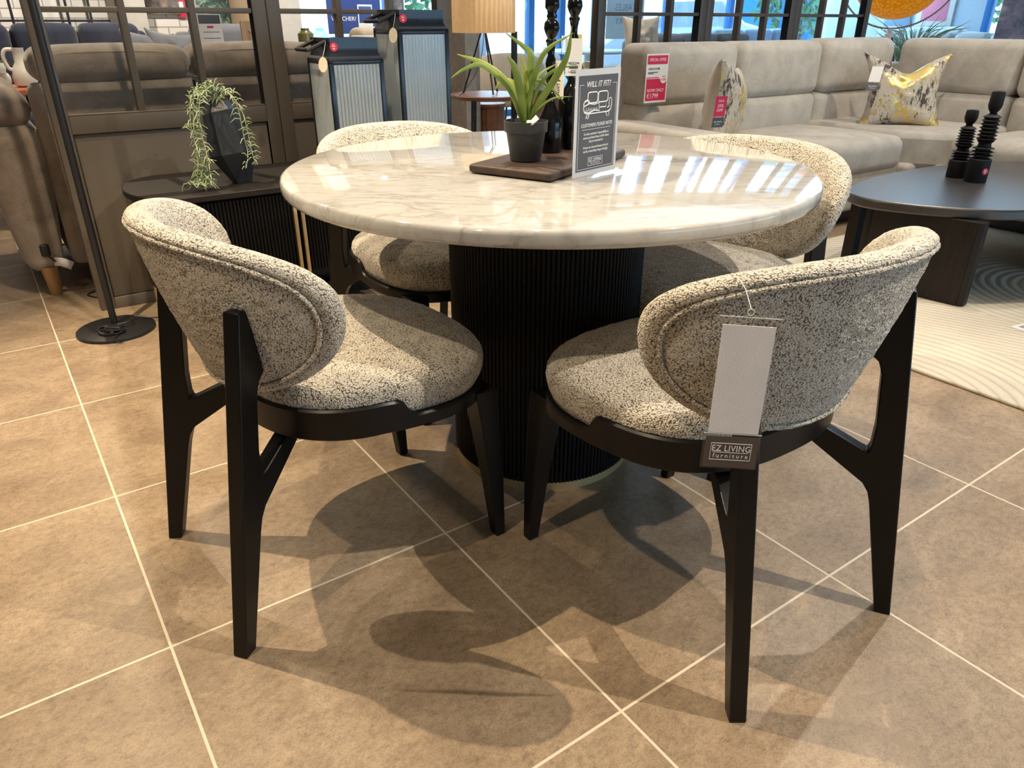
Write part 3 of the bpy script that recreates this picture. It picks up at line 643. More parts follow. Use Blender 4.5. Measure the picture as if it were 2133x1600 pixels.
def hangtag(loc, w_, h_, yaw, label, rows, ztop, cat='hang tag'):
    t = thing('hang_tag', label, cat, loc); u = Vector((cos(yaw), sin(yaw), 0)); v = Vector((0, 0, 1))
    m = MB(); m.prism([(-w_/2, -h_), (w_/2, -h_), (w_/2, 0), (-w_/2, 0)], (0, 0, 0), u, v, u.cross(v), -.0004, .0004); c = obj('card', m, 'white', t)
    m = MB(); m.tube([Vector((0, 0, -.008)), u.cross(v)*-.006+Vector((0, 0, .01)), u.cross(v)*-.014+Vector((0, 0, ztop))], .0006, 6); obj('string', m, 'ink', t)
    return t, c, u, v
t, c, u, v = hangtag((.1425, 1.862, 1.027), .0385, .080, R(-3), 'white hang tag with barcode on the taller black candlestick', [], .012)
nn = u.cross(v); o_ = nn*.0006
m = text_mb('Light & Living', .0054, o_+Vector((0, 0, -.0515)), u, v, shear=.3, squash=.9); obj('lettering', m, 'ink', c, weld=False)
m = MB()
x = -.010
for k in range(22):
    wv = rnd.choice((.0003, .0005, .0008)); rectmb(m, o_, u, v, x, -.064, x+wv, -.0585); x += .00095
for z, hw in ((-.0685, .006), (-.0715, .012), (-.0735, .006), (-.0555, .008)): rectmb(m, o_, u, v, -hw, z, hw, z+.0007)
obj('barcode', m, 'ink', c)
t, c, u, v = hangtag((.1065, 1.812, .982), .026, .080, R(-35), 'white hang tag with script writing hanging between the candlesticks', [], .05)
nn = u.cross(v)
m = text_mb('Light & Living', .0115, nn*.0006+Vector((0, 0, -.042)), (0, 0, -1), u, shear=.3, squash=.95); obj('lettering', m, 'ink', c, weld=False)
# acrylic notice
ns = thing('notice_holder', 'clear acrylic table stand holding a charcoal WILL IT FIT notice', 'sign', (.124, 1.571, .76))
U = Vector((.231-.124, 1.689-1.571, 0)).normalized(); V = Vector((0, 0, 1)); Wn = U.cross(V); Ls = .159
m = MB(); rectmb(m, (0, 0, 0), U, V, 0, .004, Ls, .217, -.0035, 0); hd = obj('acrylic_panel', m, 'acrylic', ns)
m = MB(); m.prism([(-.01, -.045), (Ls+.01, -.045), (Ls+.01, .04), (-.01, .04)], (0, 0, 0), U, -Wn, V, 0, .0035); obj('acrylic_base', m, 'acrylic', ns)
m = MB(); rectmb(m, Wn*.0002, U, V, .002, .005, Ls-.002, .216, 0, .0006); sh = obj('paper_sheet', m, plain('grey_white_sheet', (.52, .51, .52), .4, var=.02), ns)
m = MB(); rectmb(m, Wn*.0009, U, V, .012, .016, Ls-.011, .204, 0, .0003); pn = obj('printed_panel', m, 'grey_sheet', sh); pn['label'] = 'charcoal panel with white print'
q = Wn*.0013; cx = Ls/2
def stext(body, size, z, **k): obj('lettering', text_mb(body, size, q+U*cx+V*z, U, V, depth=.00015, **k), 'white', sh, weld=False)
stext('WILL IT FIT?', .0160, .1865, shear=.2, squash=.98)
stext('CUSTOMERS PLEASE NOTE', .0098, .1075, shear=.15, squash=.93)
for i, s in enumerate(("It is the customer's responsibility to", 'ensure purchased items will fit where', 'they are intended to.')): stext(s, .0070, .0905-.0076*i, shear=.1, squash=.86)
for i, s in enumerate(('If items are returned because they do', 'not fit, a restocking charge will apply.')): stext(s, .0070, .0630-.0076*i, shear=.1, squash=.84)
stext('EZ LIVING', .0092, .0365, spacing=1.1); stext('furniture', .0062, .0295, spacing=1.5)
m = MB()
for a_ in ((.016, .0195, Ls-.015, .0202), (.016, .0195, .0167, .187), (Ls-.0157, .0195, Ls-.015, .187), (.016, .1863, .030, .187), (Ls-.030, .1863, Ls-.015, .187), (cx-.05, .0992, cx+.05, .0998)): rectmb(m, q, U, V, *a_, 0, .0003)
outline(m, q, U, V, cx-.026, .025, cx+.026, .0425, .0006, .0003); rectmb(m, q, U, V, cx-.022, .0326, cx+.022, .033, 0, .0003)
obj('border_line', m, 'white', sh)
m = MB()
def ln(pts, r=.0011, closed=False):
    m.tube([q+U*(cx+x)+V*(.146+(z-.136)*.86)+Wn*.0002 for x, z in pts], r, 6, closed=closed)
def rr(x0, z0, x1, z1, r): 
    P = []
    for cx_, cz_, a0 in ((x1-r, z1-r, 0), (x0+r, z1-r, 90), (x0+r, z0+r, 180), (x1-r, z0+r, 270)):
        P += [(cx_+r*cos(R(a0+k*30)), cz_+r*sin(R(a0+k*30))) for k in range(4)]
    return P
ln(rr(-.036, .142, -.002, .166, .006), closed=True); ln(rr(.000, .142, .034, .166, .006), closed=True)
ln([(-.036, .148), (-.044, .148), (-.049, .142), (-.049, .128), (-.046, .121), (-.036, .118), (.036, .118), (.045, .122), (.048, .130), (.049, .143), (.046, .149), (.040, .149), (.039, .140), (.040, .130), (.034, .127)])
ln([(-.047, .136), (-.030, .141), (-.012, .138), (.003, .141), (.005, .122), (-.012, .125), (-.030, .120), (-.046, .123)])
ln([(.006, .142), (.028, .142), (.028, .130), (.006, .130)]); ln([(-.044, .145), (-.038, .150), (-.030, .146), (-.033, .140)])
ln([(-.036, .118), (-.040, .108), (-.034, .107), (-.029, .118)]); ln([(.028, .118), (.034, .108), (.040, .108), (.040, .119)])
for k in range(12): ln([(-.044+.004*k, .1235), (-.044+.004*k, .127+.005*abs(sin(k*1.7)))], .0006)
obj('sofa_drawing', m, 'white', sh)

# ------------------------------------------------------------------ glazed partition panels
PB = 3.258; WP = .838
def make_partition(mat, label):
    t = thing('partition_panel', label, 'partition', group='glazed partition panels')
    y0, y1 = 0.0, .055; HT = 2.25
    m = MB()
    m.box((0, y0, 0), (.055, y1, HT)); m.box((WP-.055, y0, 0), (WP, y1, HT)); m.box((.055, y0, 0), (WP-.055, y1, .045)); m.box((.055, y0, .682), (WP-.055, y1, .745)); m.box((.055, y0, HT-.06), (WP-.055, y1, HT))
    obj('frame', m, mat, t)
    m = MB()
    for x in (.297, .543): m.box((x, y0+.006, .745), (x+.026, y1-.006, HT-.06))
    for z in (1.088, 1.43, 1.78): m.box((.055, y0+.008, z), (WP-.055, y1-.008, z+.019))
    obj('glazing_bar', m, mat, t)
    m = MB(); m.box((.057, y0+.012, .047), (WP-.057, y1-.012, .680)); m.box((.055, y0+.004, .745), (WP-.055, y0+.012, .752)); obj('lower_panel', m, mat, t)
    m = MB(); m.box((.055, y0+.025, .745), (WP-.055, y0+.029, HT-.06), .0005); obj('glass', m, 'glass', t)
    return t
L1 = make_partition('taupe', 'leftmost taupe glazed partition panel, behind the slate vase and sideboard'); L1.location = AB(.243, PB); L1.rotation_euler = (0, 0, TH)
dup(L1, AB(.243+WP+.003, PB), TH, 'taupe glazed partition panel directly behind the two reeded lanterns', L1['group'])
K1 = make_partition('dark_frame', 'dark glazed partition panel behind the sofa seat with the special offer tag'); K1.location = AB(2.86, PB+.03); K1.rotation_euler = (0, 0, TH)
dup(K1, AB(2.86+WP+.003, PB+.03), TH, 'dark glazed partition panel behind the second sofa back from the left', K1['group'])
dup(K1, AB(2.86+2*WP+.006, PB+.03), TH, 'rightmost dark glazed partition panel, next to the golden bowl lamp', K1['group'])

# ------------------------------------------------------------------ sideboard with vase, lanterns
sb = thing('sideboard', 'long low black fluted sideboard with rounded ends and brass legs', 'sideboard', AB(0, 0), TH)
SA0, SA1, SB0, SB1 = .385, 1.86, 2.70, 3.19
def pill(off=0, n=22):
    P = []; r = (SB1-SB0)/2; cb = (SB0+SB1)/2; rx = .16
    for (ca, a0) in ((SA1-rx, -90), (SA0+rx, 90)):
        for k in range(n+1): a = R(a0+180*k/n); P.append((ca+(rx+off)*cos(a), cb+(r+off)*sin(a)))
    return P
m = MB(); m.prism(pill(.004), (0, 0, 0), (1, 0, 0), (0, 1, 0), (0, 0, 1), .500, .522); obj('top', m, 'ebony', sb, 30, .003)
m = MB(); m.prism(pill(-.018), (0, 0, 0), (1, 0, 0), (0, 1, 0), (0, 0, 1), .172, .4999); obj('body', m, 'black_wood', sb, 30)
def flute_panel(a0, a1, z0, z1):
    m = MB(); nfl = int((a1-a0)/.0125); vs = []
    for i in range(nfl*5+1):
        t = i/5; y = -.010*math.sqrt(max(0, sin(PI*(t % 1)))) ; vs.append((a0+(a1-a0)*t/nfl, y))
    pl = [(x, SB0+.012+y) for x, y in vs]+[(a1, SB0+.02), (a0, SB0+.02)]
    m.prism(pl, (0, 0, 0), (1, 0, 0), (0, 1, 0), (0, 0, 1), z0, z1); return m
for a0, a1 in ((.545, .917), (.921, 1.31), (1.314, 1.70)):
    dr = obj('door', flute_panel(a0, a1, .19, .492), 'black_flute', sb, 50)
    m = MB(); hx = a1-.014 if a0 < .9 else a0+.010
    m.box((hx-.006, SB0-.012, .19), (hx+.006, SB0-.001, .488), .002); obj('handle', m, 'brass', dr)
for a_, b_ in ((.43, 3.03), (.52, 2.78), (1.80, 3.03), (1.72, 2.78)):
    m = MB(); m.tube([(a_, b_, 0), (a_, b_, .185)], .0105, 14); m.tube([(a_, b_, .10), (a_+(.07 if a_ < 1 else -.07), b_, .085), (a_+(.075 if a_ < 1 else -.075), b_, .172)], .008, 8); obj('leg', m, 'brass', sb)
m = MB(); m.box((.45, 2.8, .08), (1.78, 3.1, .0999)); m.box((.48, 2.84, .099), (1.75, 3.06, .173)); obj('plinth', m, 'black_wood', sb)
# faceted vase
vz = thing('faceted_vase', 'tall slate grey faceted vase tapering to its foot on sideboard', 'vase', AB(.745, 2.86, .522), TH)
m = MB(); rings = [(0, .034, .030, 0), (.105, .079, .010, .0), (.250, .058, -.012, .0), (.290, .036, -.014, .0)]
vs = []
for z, r_v, dx, ph in rings:
    for k in range(6): a_ = 2*PI*k/6+ph-1.25; vs.append((dx+r_v*cos(a_), r_v*sin(a_), z+(.014*cos(a_+1) if .1 < z < .28 else 0)))
fs = [tuple(reversed(range(6)))]
for i in range(len(rings)-1):
    for k in range(6):
        a_, b_, c_, d_ = i*6+k, i*6+(k+1) % 6, i*6+6+(k+1) % 6, i*6+6+k; fs += [(a_, b_, c_), (a_, c_, d_)]
m.add(vs, fs); m.lathe([(0, .278), (.030, .279)], c=(-.014, 0, 0), seg=14, cap=False); obj('vase_body', m, 'vase', vz, 4)
for p_ in vz.children[0].data.polygons: p_.use_smooth = False
tp = thing('trailing_plant', 'sage green artificial trailing plant spilling from the slate vase', 'plant', AB(.735, 2.86, .80), TH)
def strand(pts, nl, ll, name='trailing_stem'):
    P = cr(pts, 8); m = MB(); m.tube(P, .0018, 5)
    for i in range(nl):
        t = (i+.5)/nl*(len(P)-1); k = int(t); c = P[k].lerp(P[min(k+1, len(P)-1)], t-k)
        d = Vector((rnd.uniform(-1, 1), rnd.uniform(-1, .5), rnd.uniform(-.4, .5))).normalized(); L = ll*rnd.uniform(.7, 1.2)
        e = d*L+Vector((0, 0, -L*.15)); mid = d*L*.5+Vector((0, 0, L*.16)); m.tube([c, c+mid, c+e], [.0016, .0019, .0006], 5)
    return obj(name, m, 'sage', tp, 60)
for k in range(5):
    x = rnd.uniform(-.02, .02); y = rnd.uniform(-.03, .01)
    strand([(0, 0, -.02), (-.03+x, -.03+y, .055), (-.085+x, -.06+y, .03), (-.105+x, -.07+y, -.06), (-.10+x, -.07+y, -.15), (-.105+x*1.5, -.075+y, -.22), (-.11+x*2.0, -.08+y, -.262)], 46, .034)
strand([(0, 0, -.01), (.02, -.05, .04), (.04, -.085, -.01), (.045, -.09, -.10), (.05, -.09, -.165), (.035, -.088, -.215)], 34, .034)
strand([(0, 0, -.01), (.025, -.05, .035), (.052, -.088, -.02), (.06, -.092, -.09), (.065, -.092, -.16), (.072, -.09, -.205)], 28, .032)
strand([(-.095, -.08, -.22), (-.11, -.09, -.255), (-.15, -.095, -.25), (-.185, -.09, -.245)], 26, .032)
strand([(0, 0, -.01), (-.01, -.03, .05), (-.03, -.05, .065), (-.05, -.06, .05)], 26, .034); strand([(0, 0, -.01), (.02, -.02, .045), (.05, -.03, .03)], 18, .034)
# lanterns
def lantern(a0, w_, dpt, zg, zt, label, candle):
    t = thing('lantern', label, 'lantern', AB(a0, 2.80, .5225), TH, 'black lanterns with reeded glass'); z0 = .5225; fr = .018
    G = zg-z0; Tt = zt-z0
    m = MB()
    for x in (0, w_-fr):
        for y in (0, dpt-fr): m.box((x, y, 0), (x+fr, y+fr, G))
    m.box((0, 0, 0), (w_, dpt, .02)); m.box((0, 0, G-.014), (w_, fr, G)); m.box((0, dpt-fr, G-.014), (w_, dpt, G)); m.box((0, fr, G-.014), (fr, dpt-fr, G)); m.box((w_-fr, fr, G-.014), (w_, dpt-fr, G))
    obj('frame', m, 'blue_black', t)
    # cap: flared cove under a square box top
    m = MB(); pr = [(0, 0), (.002, .006), (.010, .014), (.015, .028), (.016, .045), (.016, Tt-G)]; vs = []; fs = []
    for ins, z in pr: vs += [(ins, ins, G+z), (w_-ins, ins, G+z), (w_-ins, dpt-ins, G+z), (ins, dpt-ins, G+z)]
    for i in range(len(pr)-1):
        for k in range(4): fs.append((i*4+k, i*4+(k+1) % 4, i*4+4+(k+1) % 4, i*4+4+k))
    fs += [(3, 2, 1, 0), tuple((len(pr)-1)*4+k for k in range(4))]; m.add(vs, fs); cp = obj('cap', m, 'blue_black', t, 25)
    def reed(p, q_, n_):
        mm = MB(); p, q_ = Vector(p), Vector(q_); d = (q_-p); L = d.length; d.normalize(); nr = d.cross(Vector((0, 0, 1)))
        pl = []
        for i in range(n_*8+1): u_ = i/8; pl.append((L*u_/n_, .0075*math.sqrt(max(0, sin(PI*(u_ % 1))))))
        pl += [(L, -.002), (0, -.002)]; mm.prism(pl, p, d, nr, Vector((0, 0, 1)), .02, G-.014); return mm
    for nm, p_, q_ in (('glass_panel', (fr, .006, 0), (w_-fr, .006, 0)), ('glass_panel', (.006, dpt-fr, 0), (.006, fr, 0)), ('glass_panel', (w_-fr, dpt-.006, 0), (fr, dpt-.006, 0)), ('glass_panel', (w_-.006, fr, 0), (w_-.006, dpt-fr, 0))):
        obj(nm, reed(p_, q_, 13), 'fluteglass', t, 50)
    # bail handle folded down to the left
    m = MB(); zc = Tt-.012
    m.tube([(.016, .05, zc), (-.055, .05, zc-.028), (-.055, dpt-.05, zc-.028), (.016, dpt-.05, zc)], .0075, 8); obj('handle', m, 'black_metal', t, 50)
    sticker(t, (.030, .0145, Tt-.030), (1, 0, 0), (0, 0, 1), .0155)
    m = MB(); c_t = Vector((-.0265, -.006, Tt-.088)); m.prism([(.0165*cos(2*PI*k/28), .026*sin(2*PI*k/28)) for k in range(28)], c_t, Vector((.8, -.6, 0)), (.12, .1, 1), Vector((-.6, -.8, 0)), 0, .001); ht = obj('hang_label', m, 'cream', t); ht['label'] = 'oval cream card label'
    m = MB(); m.tube([c_t+Vector((0, 0, .022)), c_t+Vector((.015, .01, .05)), c_t+Vector((.03, .03, .076))], .0006, 5); obj('string', m, 'white_metal', t)
    if candle:
        m = MB(); m.lathe([(0, .02), (.042, .02), (.042, .085), (.038, .092), (0, .092)], c=(w_/2-.02, dpt/2, 0), seg=28); obj('candle', m, 'candle', t)
        m = MB(); m.lathe([(0, .092), (.006, .094), (.005, .107), (0, .118)], c=(w_/2-.02, dpt/2, 0), seg=10); obj('candle_flame', m, 'candle', t)
    return t
lantern(1.138, .222, .222, .929, 1.006, 'shorter dark lantern with reeded glass holding a candle', True)
lantern(1.430, .224, .224, 1.029, 1.101, 'taller dark lantern with reeded glass and no candle', False)

# ------------------------------------------------------------------ floor lamp base and cables, left
fl_ = thing('floor_lamp', 'thin black floor lamp pole on a flat round black base', 'floor lamp', (-1.512, 2.602, 0))
m = MB(); m.lathe([(.137, 0), (.138, .003), (.137, .011), (.134, .0125), (0, .0125)], seg=72); obj('base', m, 'black_metal', fl_)
m = MB(); m.tube([(-.012, .016, .012), (-.012, .016, 1.75)], .0125, 18); obj('pole', m, 'black_metal', fl_)
m = MB(); m.lathe([(.02, 0), (.11, .0), (.10, .06), (.05, .13), (.02, .15)], c=(-.012, .016, 1.72), seg=32); obj('lamp_shade', m, 'black_metal', fl_)
m = MB(); P = []
for k in range(46):
    a_ = k*.9; P.append((-.005+.05*cos(a_)*(.7+.3*sin(k*1.3))+.016, -.055+.035*sin(a_)*(.8+.3*cos(k*.7)), .016+.006*(k % 6)/2+.004*sin(k*2.1)))
m.tube(cr(P, 3), .0028, 6); m.tube(cr([P[-1], (.05, .02, .03), (.03, .075, .03), (.11, .10, .014), (.145, .16, .005), (.20, .19, .004), (.30, .235, .004)], 6), .0028, 6)
m.tube(cr([P[0], (.05, -.09, .02), (.055, -.125, .016), (.075, -.135, .006), (.085, -.12, .005)], 5), .0022, 6); m.soft((.02, -.045, .026), (.028, .018, .012), .006, 2, 1)
o = obj('power_cable', m, 'black_metal'); tag(o, 'bundled black cable and plug lying on the round lamp base', 'cable', loc=(-1.512, 2.602, 0))
m = MB(); m.tube(cr([(-1.72, 3.18, .004), (-1.80, 3.08, .004), (-1.83, 3.00, .004), (-1.76, 2.96, .004), (-1.74, 2.99, .004), (-1.70, 2.93, .004), (-1.64, 2.90, .004)], 6), .003, 6)
o = obj('power_cable', m, 'black_metal'); tag(o, 'black cable trailing on tiles beneath the mink recliner sofa', 'cable')

# ------------------------------------------------------------------ mink recliner sofa behind the left partition
ms = thing('recliner_sofa', 'mink velvet recliner sofa seen from behind through the taupe partition', 'sofa', AB(0, 0), TH)
YB = 3.56
def arm_mb(x0, x1):
    m = MB(); cxa = (x0+x1)/2
    # tapered slab: narrow at the foot, wide at the shoulder
    hw = (x1-x0)/2; m.soft((cxa, YB+.46, .40), (hw, .46, .295), .07, 4, 5, (0, .012, 0))
    m.v = [((cxa+(x-cxa)*(.62+.48*min(1, max(0, (z-.10)/.45)))) + (.0), y, z) for x, y, z in m.v]; return m
def roll_mb(x0, x1):
    m = MB(); m.soft(((x0+x1)/2, YB+.50, .752), ((x1-x0)/2+.01, .48, .075), .07, 4, 4, (0, .01, .02)); return m
for x0, x1 in ((.0, .218), (1.44, 1.66)):
    a_ = obj('arm', arm_mb(x0, x1), 'mink', ms); obj('arm_pad', roll_mb(x0-.02, x1-.02), 'mink', ms)
m = MB(); m.soft((.825, YB+.06, .48), (.615, .055, .362), .035, 3, 6, (0, .01, 0)); m.soft((.825, YB+.5, .25), (.61, .42, .15), .03, 2, 2); bkp = obj('back_panel', m, 'mink', ms)
for x in (.825,): m = MB(); m.box((x, YB-.004, .13), (x+.008, YB+.02, .835)); obj('panel_seam', m, 'navy', bkp)
for x0, x1 in ((.235, .832), (.838, 1.432)):
    m = MB(); m.soft(((x0+x1)/2, YB+.125, .905), ((x1-x0)/2, .125, .064), .055, 5, 6, (.0, .015, .012)); hr = obj('headrest', m, 'mink', ms)
    m = MB(); c_ = (x0+x1)/2; hh = (x1-x0)/2-.006
    P = []
    for k in range(40):
        a_ = PI*k/39; xx, zz = se(a_, 3.4); P.append((c_+xx*(hh-.012), YB+.006, .875+zz*.075))
    m.tube(P, .0035, 6); obj('piping', m, 'mink', hr)
    m = MB(); m.soft(((x0+x1)/2, YB+.52, .45), ((x1-x0)/2, .34, .09), .06, 3, 3, (0, 0, .02)); obj('seat_cushion', m, 'mink', ms)
for x, y in ((.118, YB+.04), (1.57, YB+.04), (.118, YB+.85), (1.57, YB+.85)):
    m = MB(); m.lathe([(.021, 0), (.023, .004), (.036, .125), (0, .125)], c=(x, y, 0), seg=28); obj('leg', m, 'oak', ms)
m = MB(); m.soft((.118, YB-.004, .205), (.018, .012, .026), .010, 3, 1); m.tube(cr([(.118, YB-.012, .19), (.135, YB-.016, .165), (.150, YB-.010, .145), (.148, YB-.004, .11)], 5), .0035, 6); o = obj('power_socket', m, 'black_metal', ms); o['label'] = 'black power socket and lead'
m = MB(); m.blade([Vector((.140, YB-.014, .155)), Vector((.165, YB-.02, .150)), Vector((.200, YB-.022, .128))], lambda t: .018, 0, Vector((0, -1, .1))); obj('care_label', m, 'white', ms, solid=.0006)

# ------------------------------------------------------------------ oatmeal corner sofa, right
cs = thing('corner_sofa', 'large oatmeal corner sofa with high headrest backs', 'sofa', AB(0, 0), TH)
FB = 2.33; FA = 4.52; BB = 3.03; BA = 5.22
def add(name, c, h, r, puff=(0, 0, 0), mat='sofa', inner=5):
    m = MB(); m.soft(c, h, r, 4, inner, puff); return obj(name, m, mat, cs)
m = MB(); m.box((2.80, FB+.08, 0), (5.45, 3.2, .085)); m.box((FA+.08, -.4, 0), (5.45, FB+.1, .085)); obj('plinth', m, 'black_metal', cs)
m = MB(); m.soft((3.60, (FB+BB)/2+.06, .20), (.83, .41, .115), .03, 3, 3); m.soft((4.95, 2.72, .20), (.55, .45, .115), .03, 3, 3); m.soft((5.0, .9, .20), (.47, 1.30, .115), .03, 3, 3); obj('base_rail', m, 'sofa', cs)
for a0, a1 in ((2.955, 3.69), (3.70, 4.425)): add('seat_cushion', ((a0+a1)/2, (FB+BB)/2+.02, .375), ((a1-a0)/2, (BB-FB)/2+.035, .095), .06, (0, 0, .022))
m = MB()
P = [(4.44, 2.36), (4.49, 2.27), (4.56, 2.17), (4.62, 2.12), (5.26, 2.12), (5.26, 3.07), (4.44, 3.07)]
m.prism(P, (0, 0, 0), (1, 0, 0), (0, 1, 0), (0, 0, 1), .28, .485); obj('corner_seat', m, 'sofa', cs, 30, .035)
for b0, b1 in ((1.36, 2.10), (.60, 1.35), (-.2, .59)): add('seat_cushion', ((FA+BA)/2+.03, (b0+b1)/2, .375), ((BA-FA)/2+.03, (b1-b0)/2, .095), .06, (0, 0, .022))
m = MB(); m.soft((2.875, 2.70, .32), (.085, .42, .235), .05, 4, 4); m.soft((2.86, 2.70, .535), (.115, .43, .05), .045, 4, 4); obj('arm', m, 'sofa', cs)
# backs: lower cushion and headrest per seat
for a0, a1 in ((2.955, 3.70), (3.71, 4.50)):
    add('back_cushion', ((a0+a1)/2, BB+.10, .53), ((a1-a0)/2, .13, .135), .06, (0, .02, 0)); add('headrest', ((a0+a1)/2, BB+.085, .80), ((a1-a0)/2, .115, .158), .06, (0, .02, 0))
add('back_cushion', (4.86, BB+.10, .53), (.355, .13, .135), .06, (0, .02, 0)); add('headrest', (4.895, BB+.07, .806), (.39, .125, .160), .07, (0, .03, 0))
for b0, b1 in ((2.16, 2.92), (1.36, 2.15), (.60, 1.35), (-.2, .59)):
    add('back_cushion', (BA+.10, (b0+b1)/2, .53), (.13, (b1-b0)/2, .135), .06, (.02, 0, 0)); add('headrest', (BA+.085, (b0+b1)/2, .806), (.115, (b1-b0)/2, .160), .06, (.02, 0, 0))
m = MB(); m.soft((3.74, 3.20, .45), (.80, .028, .36), .02, 2, 2); m.soft((5.42, 1.5, .45), (.028, 1.7, .36), .02, 2, 2); obj('back_shell', m, 'sofa', cs)
# special offer tag
of = thing('offer_tag', 'red and white special offer price tag on the left sofa headrest', 'price tag', AB(3.00, BB-.062, .90), TH)
U, V = Vector((1, 0, 0)), Vector((0, 0, 1)); Wn = U.cross(V)
m = MB(); rectmb(m, (0, 0, 0), U, V, -.075, -.225, .085, .012, -.0006, .0); cd = obj('card', m, 'white', of)
q = Wn*.0003
for a_ in ((-.068, -.038, .078, .004), (-.068, -.215, .078, -.108), (-.068, -.104, .02, -.1)): m = MB(); rectmb(m, q, U, V, *a_, 0, .0005); rp = obj('red_panel', m, 'red', cd); rp['label'] = 'crimson printed panel'
q = Wn*.0009
obj('lettering', text_mb('SPECIAL OFFER', .021, q+U*.005+V*-.017, U, V, squash=.84), 'white', cd, weld=False)
obj('lettering', text_mb('VANCOUVER', .014, q+U*-.06+V*-.06, U, V, 'LEFT'), 'ink', cd, weld=False)
obj('lettering', text_mb('NOW ONLY', .022, q+U*-.06+V*-.165, U, V, 'LEFT'), 'white', cd, weld=False)
obj('lettering', text_mb('€1799', .032, q+U*-.06+V*-.193, U, V, 'LEFT'), 'white', cd, weld=False)
m = MB(); rectmb(m, q, U, V, -.06, -.078, .01, -.075, 0, .0003); rectmb(m, q, U, V, -.06, -.084, -.02, -.081, 0, .0003); obj('print_line', m, 'ink', cd)
m = MB(); m.prism([(.024*cos(2*PI*k/28), .024*sin(2*PI*k/28)) for k in range(28)], q+U*.055+V*-.108, U, V, Wn, 0, .0006); rd = obj('price_disc', m, 'white', cd)
obj('lettering', text_mb('SAVE', .011, q+Wn*.0008+U*.055+V*-.099, U, V), 'red', rd, weld=False); obj('lettering', text_mb('€300', .0165, q+Wn*.0008+U*.055+V*-.114, U, V), 'red', rd, weld=False)
m = MB(); rectmb(m, (0, 0, 0), U, V, -.079, .012, .081, .045, -.0006, 0); obj('clear_sleeve', m, 'acrylic', of)
# scatter cushions
def pillow(w_, h_, t_, pinch=.16, chop=0, side=0):
    m = MB(); n_ = 30; vs = []; fs = []
    for sg in ((-1, 1) if side == 0 else (side,)):
        base = len(vs)
        for i in range(n_+1):
            for j in range(n_+1):
                u_ = -1+2*i/n_; v_ = -1+2*j/n_
                x = u_*(1-pinch*(1-v_*v_))*w_/2; z = v_*(1-pinch*(1-u_*u_))*h_/2; th_ = t_*((1-u_**2)*(1-v_**2))**.42
                z -= chop*h_*math.exp(-(u_/.42)**2)*max(0, (v_+.35)/1.35)**1.5
                th_ += .010*noise.noise(Vector((u_*3, v_*3, sg)))*(1-max(abs(u_), abs(v_)))*4
                vs.append((x, sg*th_/2, z))
        for i in range(n_):
            for j in range(n_): a_ = base+i*(n_+1)+j; fs.append((a_, a_+1, a_+n_+2, a_+n_+1))
    m.add(vs, fs); return m
pa = thing('scatter_cushion', 'cream and gold flecked cushion turned on edge by the left arm', 'cushion', AB(3.27, 2.72, .655), 0, 'gold flecked scatter cushions')
pa.rotation_euler = (0, R(8), R(64)); obj('front_cover', pillow(.46, .44, .20, side=-1), 'foil', pa); o = obj('back_cover', pillow(.46, .44, .20, side=1), 'cream', pa); o['label'] = 'plain cream back'
pb = thing('scatter_cushion', 'gold and black flecked cushion sitting upright in the sofa corner', 'cushion', AB(4.78, 2.60, .665), 0, 'gold flecked scatter cushions')
pb.rotation_euler = (R(-16), 0, TH+R(-46)); obj('front_cover', pillow(.52, .48, .18, .24, .15, -1), 'foil', pb); o = obj('back_cover', pillow(.52, .48, .18, .24, .15, 1), 'cream', pb); o['label'] = 'plain cream back'
def cush_tag(loc, yaw, label, tilt=0, red=True):
    t = thing('price_tag', label, 'price tag', loc); t.rotation_euler = (tilt, 0, yaw); U, V = Vector((1, 0, 0)), Vector((0, 0, 1)); Wn = U.cross(V)
    m = MB(); rectmb(m, (0, 0, 0), U, V, -.034, -.150, .034, .012, -.0008, 0); obj('clear_sleeve', m, 'acrylic', t)
    m = MB(); rectmb(m, Wn*.0003, U, V, -.032, -.095, .032, 0, 0, .0006); c = obj('card', m, 'red' if red else 'white', t)
    if red:
        for b, s, z in (('SALE', .015, -.022), ('20%', .021, -.045), ('OFF', .021, -.066)): obj('lettering', text_mb(b, s, Wn*.001+V*z, U, V), 'white', c, weld=False)
    m = MB(); rectmb(m, Wn*.0003, U, V, -.032, -.147, .032, -.100, 0, .0006); d = obj('label_panel', m, 'grey_sheet', t)
    obj('lettering', text_mb('EZ LIVING', .010, Wn*.001+V*-.121, U, V), 'white', d, weld=False); obj('lettering', text_mb('furniture', .008, Wn*.001+V*-.132, U, V), 'white', d, weld=False)
    return t
cush_tag(tuple(AB(3.035, 2.545, .735)), R(20), 'SALE 20% OFF red tag hanging from the left cushion', R(6))
cush_tag(tuple(AB(4.55, 2.66, .82)), TH+R(-70), 'blank white card tag at the corner cushion left edge', R(-28), False)

# ------------------------------------------------------------------ coffee table, candle holders, rug
rg = MB(); rg.soft((3.9, 1.02, .0065), (1.50, 1.19, .0065), .006, 2, 6)
o = obj('area_rug', rg, 'rug'); tag(o, 'cream rug with carved ripple pattern under the coffee table', 'rug', loc=(0, 0, 0), rz=TH)
RZ = .013
ct = thing('coffee_table', 'low dark oak coffee table with pebble shaped top and slab legs', 'coffee table', AB(0, 0, RZ), TH)
outl = [(2.99, 1.70), (3.03, 1.52), (3.16, 1.32), (3.30, 1.20), (3.55, 1.10), (3.85, 1.06), (4.15, 1.10), (4.42, 1.24), (4.58, 1.45), (4.55, 1.66), (4.36, 1.82), (4.05, 1.915), (3.70, 1.94), (3.35, 1.915), (3.10, 1.84)]
P = [Vector((x, y, 0)) for x, y in outl]; P2 = cr([P[-1]]+P+[P[0], P[1]], 8)
k0 = 8; P2 = P2[k0:k0+len(outl)*8]
